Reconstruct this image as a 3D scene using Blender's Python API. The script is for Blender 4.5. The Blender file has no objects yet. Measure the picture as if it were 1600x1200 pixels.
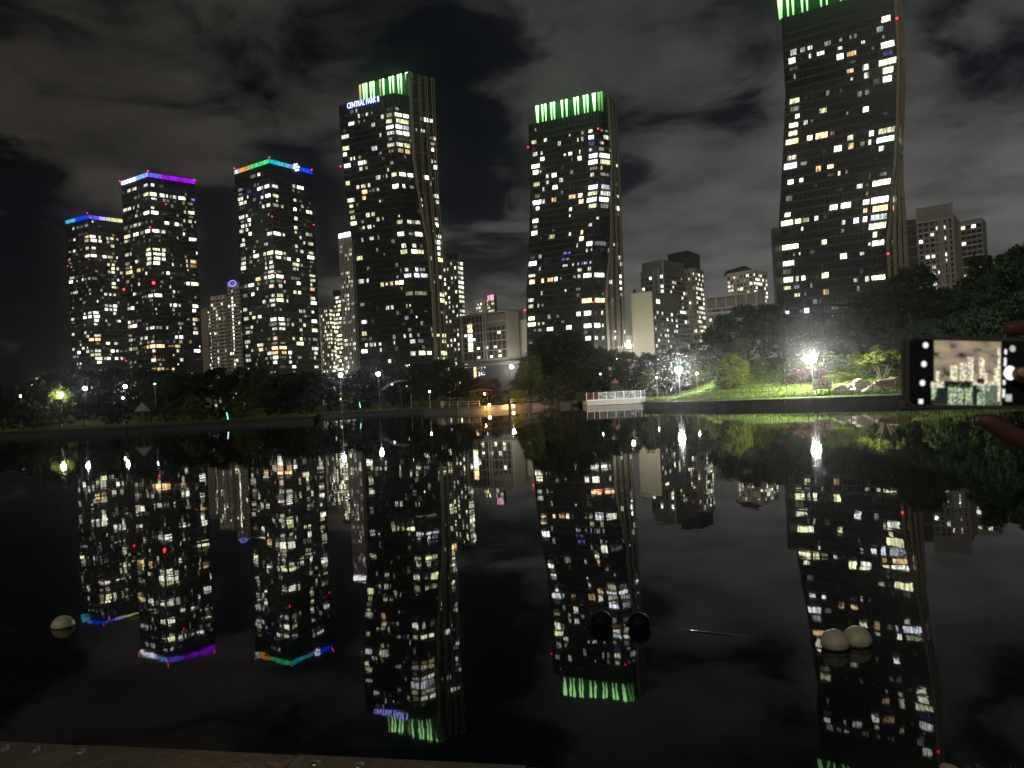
import bpy, bmesh, math, random
import numpy as np
from mathutils import Vector, Matrix, Euler
R = math.radians
sc = bpy.context.scene
C = sc.collection

# ---------------------------------------------------------------- camera
CAM_H = 2.2; FPX = 1200.0; ROLL = math.atan(.0483); PITCH = .0149
fwd = Vector((0, math.cos(PITCH), math.sin(PITCH))); r0 = Vector((1, 0, 0)); u0 = Vector((0, -math.sin(PITCH), math.cos(PITCH)))
cam_up = u0*math.cos(ROLL) + r0*math.sin(ROLL); cam_rt = r0*math.cos(ROLL) - u0*math.sin(ROLL)
cd = bpy.data.cameras.new('camera'); cam = bpy.data.objects.new('camera', cd); C.objects.link(cam)
cam.matrix_world = Matrix(((cam_rt.x, cam_up.x, -fwd.x, 0), (cam_rt.y, cam_up.y, -fwd.y, 0), (cam_rt.z, cam_up.z, -fwd.z, CAM_H), (0, 0, 0, 1)))
cd.sensor_width = 36; cd.lens = 27; cd.clip_start = .05; cd.clip_end = 9000
cd.dof.use_dof = True; cd.dof.focus_distance = 250; cd.dof.aperture_fstop = 9.5
sc.camera = cam

# ---------------------------------------------------------------- sky, city glow and an added front light
SUN_EL, SUN_ROT, SUN_STR = R(34), R(205), .62
w = bpy.data.worlds.new('World'); sc.world = w; w.use_nodes = True
nt = w.node_tree; N = nt.nodes; L = nt.links; N.clear()
def nd(t, **kw):
    n = N.new(t)
    for k, v in kw.items():
        if k.startswith('i_'): n.inputs[int(k[2:])].default_value = v
        else: setattr(n, k, v)
    return n
def mth(op, a, b=None, c=None):
    n = nd('ShaderNodeMath', operation=op)
    for i, v in enumerate((a, b, c)):
        if v is None: continue
        if isinstance(v, (int, float)): n.inputs[i].default_value = v
        else: L.new(v, n.inputs[i])
    return n.outputs[0]
def ray(px, py):
    return fwd + cam_rt*((px-800)/FPX) + cam_up*((600-py)/FPX)
def at(px, py, D):
    d = ray(px, py); return Vector((0, 0, CAM_H)) + d*(D/d.y)
def on_z(px, py, z=0.):
    d = ray(px, py); return Vector((0, 0, CAM_H)) + d*((z-CAM_H)/d.z)
tc = nd('ShaderNodeTexCoord'); sep = nd('ShaderNodeSeparateXYZ'); L.new(tc.outputs['Generated'], sep.inputs[0])
zc = mth('ADD', mth('MAXIMUM', sep.outputs[2], 0.), .16)
cmb = nd('ShaderNodeCombineXYZ'); L.new(mth('DIVIDE', sep.outputs[0], zc), cmb.inputs[0]); L.new(mth('DIVIDE', sep.outputs[1], zc), cmb.inputs[1])
mp = nd('ShaderNodeMapping'); mp.inputs['Rotation'].default_value = (0, 0, R(24)); mp.inputs['Scale'].default_value = (1.5, 1.6, 1); mp.inputs['Location'].default_value = (3.7, 1.3, .4)
L.new(cmb.outputs[0], mp.inputs[0])
n1 = nd('ShaderNodeTexNoise'); n1.inputs['Scale'].default_value = 1.9; n1.inputs['Detail'].default_value = 8; n1.inputs['Roughness'].default_value = .56; n1.inputs['Distortion'].default_value = .45
L.new(mp.outputs[0], n1.inputs['Vector'])
bias = n1.outputs[0]
# breaks in the cloud deck and thicker banks, as they hang over the skyline
for px, py, rad, amp in ((745, 215, .20, -.19), (470, 350, .14, -.22), (40, 480, .28, -.24), (410, 110, .12, -.07), (1175, 130, .08, -.12), (1540, 125, .07, -.13), (985, 290, .07, -.08), (330, 420, .16, -.2), (890, 40, .07, -.08),
                         (160, 230, .26, .07), (640, 235, .07, .07), (1100, 400, .22, .30), (1480, 330, .24, .2), (1080, 70, .16, .07), (1500, 40, .2, .05), (300, 60, .22, .03), (1250, 250, .2, .06)):
    d0 = ray(px, py).normalized()
    dn = nd('ShaderNodeVectorMath', operation='DISTANCE'); L.new(tc.outputs['Generated'], dn.inputs[0]); dn.inputs[1].default_value = d0
    mr = nd('ShaderNodeMapRange', interpolation_type='SMOOTHERSTEP'); L.new(dn.outputs['Value'], mr.inputs[0])
    mr.inputs[1].default_value = 0; mr.inputs[2].default_value = rad; mr.inputs[3].default_value = amp; mr.inputs[4].default_value = 0
    bias = mth('ADD', bias, mr.outputs[0])
cl = nd('ShaderNodeMapRange', interpolation_type='SMOOTHSTEP'); L.new(bias, cl.inputs[0])
for i, v in enumerate((.37, .60, 0, 1)): cl.inputs[i+1].default_value = v
# clouds are lit from below by the city: more to the right, where the town lies closer, and low down
az = nd('ShaderNodeMapRange'); L.new(sep.outputs[0], az.inputs[0])
for i, v in enumerate((-.75, .6, .30, 1.12)): az.inputs[i+1].default_value = v
lo = nd('ShaderNodeMapRange', interpolation_type='SMOOTHSTEP'); L.new(sep.outputs[2], lo.inputs[0])
for i, v in enumerate((.04, .38, 1.5, .70)): lo.inputs[i+1].default_value = v
glow = mth('MULTIPLY', az.outputs[0], lo.outputs[0])
n2 = nd('ShaderNodeTexNoise'); n2.inputs['Scale'].default_value = 3.1; n2.inputs['Detail'].default_value = 6; L.new(mp.outputs[0], n2.inputs['Vector'])
glow = mth('MULTIPLY', glow, mth('ADD', mth('MULTIPLY', n2.outputs[0], 1.7), .12))
cc = nd('ShaderNodeMix', data_type='RGBA'); cc.inputs[6].default_value = (.0045, .0056, .0088, 1); cc.inputs[7].default_value = (.078, .075, .071, 1)
L.new(cl.outputs[0], cc.inputs[0])
tint = nd('ShaderNodeMix', data_type='RGBA'); tint.inputs[6].default_value = (1.06, .97, .84, 1); tint.inputs[7].default_value = (.96, 1., 1.02, 1)   # sodium light on the left, white light on the right
tz = nd('ShaderNodeMapRange'); L.new(sep.outputs[0], tz.inputs[0]); tz.inputs[1].default_value = -.5; tz.inputs[2].default_value = .2; L.new(tz.outputs[0], tint.inputs[0])
tm = nd('ShaderNodeVectorMath', operation='MULTIPLY'); L.new(cc.outputs[2], tm.inputs[0]); L.new(tint.outputs[2], tm.inputs[1])
vm = nd('ShaderNodeVectorMath', operation='SCALE'); L.new(tm.outputs[0], vm.inputs[0]); L.new(glow, vm.inputs['Scale'])
sky = nd('ShaderNodeTexSky', sky_type='NISHITA'); sky.sun_disc = False; sky.sun_elevation = SUN_EL; sky.sun_rotation = SUN_ROT
skv = nd('ShaderNodeVectorMath', operation='SCALE'); L.new(sky.outputs[0], skv.inputs[0]); skv.inputs['Scale'].default_value = .0003
ad = nd('ShaderNodeVectorMath', operation='ADD'); L.new(vm.outputs[0], ad.inputs[0]); L.new(skv.outputs[0], ad.inputs[1])
bg = nd('ShaderNodeBackground'); L.new(ad.outputs[0], bg.inputs[0]); bg.inputs[1].default_value = 1.0
wo = nd('ShaderNodeOutputWorld'); L.new(bg.outputs[0], wo.inputs[0])

sl = bpy.data.lights.new('added_front_sun', 'SUN'); sl.energy = SUN_STR; sl.angle = R(18); sl.color = (1, .93, .80)  # soft sun added from the camera side to brighten the pale walls
so = bpy.data.objects.new('added_front_sun', sl); C.objects.link(so)
sd = Vector((math.sin(SUN_ROT)*math.cos(SUN_EL), math.cos(SUN_ROT)*math.cos(SUN_EL), math.sin(SUN_EL)))
so.rotation_euler = sd.to_track_quat('Z', 'Y').to_euler()

vs = sc.view_settings; vs.view_transform = 'Standard'; vs.look = 'None'; vs.exposure = 0; vs.gamma = 1
sc.cycles.caustics_reflective = False; sc.cycles.caustics_refractive = False
sc.cycles.sample_clamp_indirect = 3; sc.cycles.max_bounces = 5; sc.cycles.diffuse_bounces = 2; sc.cycles.glossy_bounces = 3
sc.cycles.use_denoising = True

# ---------------------------------------------------------------- materials
MATS = {}
def pmat(name, col, rough=.7, metal=0., var=.25, scale=2., spec=.5, ior=1.45, bump=0., bscale=8.):
    if name in MATS: return MATS[name]
    m = bpy.data.materials.new(name); m.use_nodes = True; MATS[name] = m
    t = m.node_tree; b = t.nodes['Principled BSDF']
    b.inputs['Roughness'].default_value = rough; b.inputs['Metallic'].default_value = metal
    b.inputs['Specular IOR Level'].default_value = spec; b.inputs['IOR'].default_value = ior
    if var > 0:
        co = t.nodes.new('ShaderNodeTexCoord')
        n = t.nodes.new('ShaderNodeTexNoise'); n.inputs['Scale'].default_value = scale; n.inputs['Detail'].default_value = 5
        t.links.new(co.outputs['Object'], n.inputs['Vector'])
        oi = t.nodes.new('ShaderNodeObjectInfo')
        a = t.nodes.new('ShaderNodeMath'); a.operation = 'MULTIPLY_ADD'; t.links.new(n.outputs[0], a.inputs[0]); a.inputs[1].default_value = 2*var; a.inputs[2].default_value = 1-var
        a2 = t.nodes.new('ShaderNodeMath'); a2.operation = 'MULTIPLY_ADD'; t.links.new(oi.outputs['Random'], a2.inputs[0]); a2.inputs[1].default_value = var*.6; a2.inputs[2].default_value = 1-var*.3
        a3 = t.nodes.new('ShaderNodeMath'); a3.operation = 'MULTIPLY'; t.links.new(a.outputs[0], a3.inputs[0]); t.links.new(a2.outputs[0], a3.inputs[1])
        v = t.nodes.new('ShaderNodeVectorMath'); v.operation = 'SCALE'; v.inputs[0].default_value = col; t.links.new(a3.outputs[0], v.inputs['Scale'])
        t.links.new(v.outputs[0], b.inputs['Base Color'])
        if bump > 0:
            nb = t.nodes.new('ShaderNodeTexNoise'); nb.inputs['Scale'].default_value = bscale; nb.inputs['Detail'].default_value = 4
            t.links.new(co.outputs['Object'], nb.inputs['Vector'])
            bp = t.nodes.new('ShaderNodeBump'); bp.inputs['Strength'].default_value = bump; bp.inputs['Distance'].default_value = .05
            t.links.new(nb.outputs[0], bp.inputs['Height']); t.links.new(bp.outputs[0], b.inputs['Normal'])
    else:
        b.inputs['Base Color'].default_value = (*col, 1)
    return m
def emat(name, col, s, var=0., scale=.8, sample=False, grad=None):
    if name in MATS: return MATS[name]
    m = bpy.data.materials.new(name); m.use_nodes = True; MATS[name] = m
    t = m.node_tree; t.nodes.clear()
    o = t.nodes.new('ShaderNodeOutputMaterial'); e = t.nodes.new('ShaderNodeEmission'); t.links.new(e.outputs[0], o.inputs[0])
    e.inputs[0].default_value = (*col, 1); e.inputs[1].default_value = s
    if var > 0:   # rooms differ: curtains, furniture, lamp positions
        co = t.nodes.new('ShaderNodeTexCoord'); n = t.nodes.new('ShaderNodeTexNoise'); n.inputs['Scale'].default_value = scale; n.inputs['Detail'].default_value = 3
        mpw = t.nodes.new('ShaderNodeMapping'); mpw.inputs['Scale'].default_value = (2.2, 2.2, .7); t.links.new(co.outputs['Object'], mpw.inputs[0]); t.links.new(mpw.outputs[0], n.inputs['Vector'])   # curtains hang in vertical folds
        oi = t.nodes.new('ShaderNodeObjectInfo')
        mr = t.nodes.new('ShaderNodeMapRange'); t.links.new(n.outputs[0], mr.inputs[0])
        for i, v in enumerate((.33, .68, 1-var, 1+var)): mr.inputs[i+1].default_value = v
        a2 = t.nodes.new('ShaderNodeMath'); a2.operation = 'MULTIPLY_ADD'; t.links.new(oi.outputs['Random'], a2.inputs[0]); a2.inputs[1].default_value = .7*s; a2.inputs[2].default_value = .65*s
        a3 = t.nodes.new('ShaderNodeMath'); a3.operation = 'MULTIPLY'; t.links.new(mr.outputs[0], a3.inputs[0]); t.links.new(a2.outputs[0], a3.inputs[1])
        t.links.new(a3.outputs[0], e.inputs[1])
    if grad:      # emission falls off downwards; on the crown screen this paints the fin light
        co = t.nodes.new('ShaderNodeTexCoord'); sp = t.nodes.new('ShaderNodeSeparateXYZ'); t.links.new(co.outputs['Generated'], sp.inputs[0])
        g = t.nodes.new('ShaderNodeMapRange'); t.links.new(sp.outputs[2], g.inputs[0])
        for i, v in enumerate((0, 1, grad[0]*s, grad[1]*s)): g.inputs[i+1].default_value = v
        pw = t.nodes.new('ShaderNodeTexNoise'); pw.inputs['Scale'].default_value = 1.2; t.links.new(co.outputs['Object'], pw.inputs['Vector'])
        k = t.nodes.new('ShaderNodeMath'); k.operation = 'MULTIPLY_ADD'; t.links.new(pw.outputs[0], k.inputs[0]); k.inputs[1].default_value = .9; k.inputs[2].default_value = .55
        k2 = t.nodes.new('ShaderNodeMath'); k2.operation = 'MULTIPLY'; t.links.new(k.outputs[0], k2.inputs[0]); t.links.new(g.outputs[0], k2.inputs[1]); t.links.new(k2.outputs[0], e.inputs[1])
    m.cycles.emission_sampling = 'FRONT' if sample else 'NONE'
    return m
WCOL = dict(w=(.96, .97, .79), c=(.84, .94, 1.), y=(.93, .94, .54), o=(1., .66, .33), p=(1., .80, .66), b=(.22, .26, 1.), r=(1, .06, .05))
WSTR = (.06, .26, 1.05, 2.7)
def wmat(code):
    k = code[0]; l = int(code[1])
    return emat('room_light_'+code, WCOL[k], WSTR[l], .7, .6)

GLASS = pmat('tower_glass', (.006, .008, .009), .22, 0, .35, .35, .5)
SPAN = pmat('tower_spandrel', (.0085, .010, .0105), .5, 0, .4, .5)
MULL = pmat('tower_mullion', (.007, .008, .008), .5, .2, .2)
DARK = pmat('dark_roof', (.012, .013, .013), .8)
STONE = pmat('beige_stone_cladding', (.27, .24, .165), .8, 0, .2, .4)
BEIGE = pmat('beige_render', (.62, .58, .43), .85, 0, .08, .25)
PALE = pmat('pale_concrete', (.60, .54, .45), .85, 0, .15, .3)
BROWN = pmat('brown_render', (.27, .225, .175), .85, 0, .2, .3)
GREYW = pmat('grey_render', (.25, .235, .21), .85, 0, .2, .3)
DKWIN = pmat('unlit_window_glass', (.012, .014, .016), .15, 0, .2)
GREYP = pmat('grey_rail_paint', (.34, .33, .30), .6, 0, .15)
WHITEP = pmat('white_paint', (.75, .75, .72), .5, 0, .1)
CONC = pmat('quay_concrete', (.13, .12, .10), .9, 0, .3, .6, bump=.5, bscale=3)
CONCL = pmat('dimmed_concrete', (.030, .031, .029), .9, 0, .35, .6, bump=.5, bscale=3)  # left quay: its lack of lamp light put into a darker concrete
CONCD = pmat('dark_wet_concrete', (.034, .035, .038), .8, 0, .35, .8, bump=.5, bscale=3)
METAL = pmat('galvanised_metal', (.32, .33, .33), .4, .8, .15)
DMETAL = pmat('dark_metal', (.03, .03, .032), .5, .5, .2)
WOOD = pmat('weathered_wood', (.13, .095, .06), .85, 0, .3, 3)
SOIL = pmat('ground_soil_and_turf', (.050, .085, .018), .95, 0, .5, .35, .06, bump=.8, bscale=2)
BARK = pmat('bark', (.05, .038, .026), .9, 0, .3, 3)
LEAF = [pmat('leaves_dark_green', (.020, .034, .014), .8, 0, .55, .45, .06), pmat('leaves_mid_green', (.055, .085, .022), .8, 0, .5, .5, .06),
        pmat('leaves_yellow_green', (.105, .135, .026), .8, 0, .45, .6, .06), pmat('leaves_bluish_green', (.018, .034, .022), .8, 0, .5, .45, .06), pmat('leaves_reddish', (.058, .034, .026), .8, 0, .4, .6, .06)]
LEAF.append(pmat('leaves_olive_green', (.034, .050, .017), .8, 0, .5, .5, .06))
GRASS = pmat('grass_blades', (.112, .165, .036), .8, 0, .45, .5, .08)
RED = emat('beacon_red', (1, .03, .04), 6)

# ---------------------------------------------------------------- builders
def link(o, parent=None):
    C.objects.link(o)
    if parent is not None: o.parent = parent
    return o
def mobj(name, v, f, mat, parent=None, smooth=False):
    me = bpy.data.meshes.new(name); me.from_pydata([tuple(a) for a in v], [], f); me.validate()
    if mat is not None: me.materials.append(mat)
    if smooth: me.polygons.foreach_set('use_smooth', [True]*len(me.polygons))
    return link(bpy.data.objects.new(name, me), parent)
def tag(o, label, cat, group=None, kind=None):
    o['label'] = label; o['category'] = cat
    if group: o['group'] = group
    if kind: o['kind'] = kind
    return o
def empty(name, loc=(0, 0, 0), rz=0):
    o = bpy.data.objects.new(name, None); o.location = loc; o.rotation_euler = (0, 0, rz); o.empty_display_size = .5
    C.objects.link(o); return o
class MB:
    def __init__(s): s.v = []; s.f = []
    def add(s, v, f):
        b = len(s.v); s.v += [tuple(a) for a in v]; s.f += [tuple(i+b for i in q) for q in f]; return s
    def box(s, c, size, rz=0, taper=1.):
        hx, hy, hz = (a/2 for a in size); co, si = math.cos(rz), math.sin(rz); v = []
        for z, k in ((-hz, 1.), (hz, taper)):
            for x, y in ((-hx, -hy), (hx, -hy), (hx, hy), (-hx, hy)):
                x *= k; y *= k
                v.append((c[0]+x*co-y*si, c[1]+x*si+y*co, c[2]+z))
        return s.add(v, [(3, 2, 1, 0), (4, 5, 6, 7), (0, 1, 5, 4), (1, 2, 6, 5), (2, 3, 7, 6), (3, 0, 4, 7)])
    def tube(s, pts, rad, n=6):
        pts = [Vector(p) for p in pts]; rr = rad if isinstance(rad, (list, tuple)) else [rad]*len(pts); rings = []
        for i, p in enumerate(pts):
            t = (pts[min(i+1, len(pts)-1)]-pts[max(i-1, 0)]).normalized()
            a = t.cross(Vector((0, 0, 1)) if abs(t.z) < .9 else Vector((1, 0, 0))).normalized(); b = t.cross(a)
            rings.append([p+(a*math.cos(2*math.pi*k/n)+b*math.sin(2*math.pi*k/n))*rr[i] for k in range(n)])
        v = [q for r_ in rings for q in r_]; f = []
        for i in range(len(pts)-1):
            for k in range(n): f.append((i*n+k, i*n+(k+1) % n, (i+1)*n+(k+1) % n, (i+1)*n+k))
        f.append(tuple(range(n))[::-1]); f.append(tuple((len(pts)-1)*n+k for k in range(n)))
        return s.add(v, f)
    def lathe(s, c, prof, n=12, ax=None):
        v = []; f = []
        for r_, z in prof:
            for k in range(n):
                a = 2*math.pi*k/n; v.append((c[0]+r_*math.cos(a), c[1]+r_*math.sin(a), c[2]+z))
        for i in range(len(prof)-1):
            for k in range(n): f.append((i*n+k, i*n+(k+1) % n, (i+1)*n+(k+1) % n, (i+1)*n+k))
        f.append(tuple(range(n))[::-1]); f.append(tuple((len(prof)-1)*n+k for k in range(n)))
        return s.add(v, f)
    def sphere(s, c, r_, n=10, sq=1.):
        return s.lathe(c, [(max(r_*math.sin(math.pi*i/n), r_*.02), -r_*sq*math.cos(math.pi*i/n)) for i in range(n+1)], n+4)
    def torus(s, c, R_, r_, ex, ey, n=20, m=8):
        ex = Vector(ex); ey = Vector(ey); ez = ex.cross(ey); v = []; f = []
        for i in range(n):
            a = 2*math.pi*i/n; d = ex*math.cos(a)+ey*math.sin(a)
            for k in range(m):
                b = 2*math.pi*k/m; v.append(Vector(c)+d*(R_+r_*math.cos(b))+ez*r_*math.sin(b))
        for i in range(n):
            for k in range(m): f.append((i*m+k, ((i+1) % n)*m+k, ((i+1) % n)*m+(k+1) % m, i*m+(k+1) % m))
        return s.add(v, f)
    def build(s, name, mat, parent=None, smooth=False): return mobj(name, s.v, s.f, mat, parent, smooth)

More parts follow.
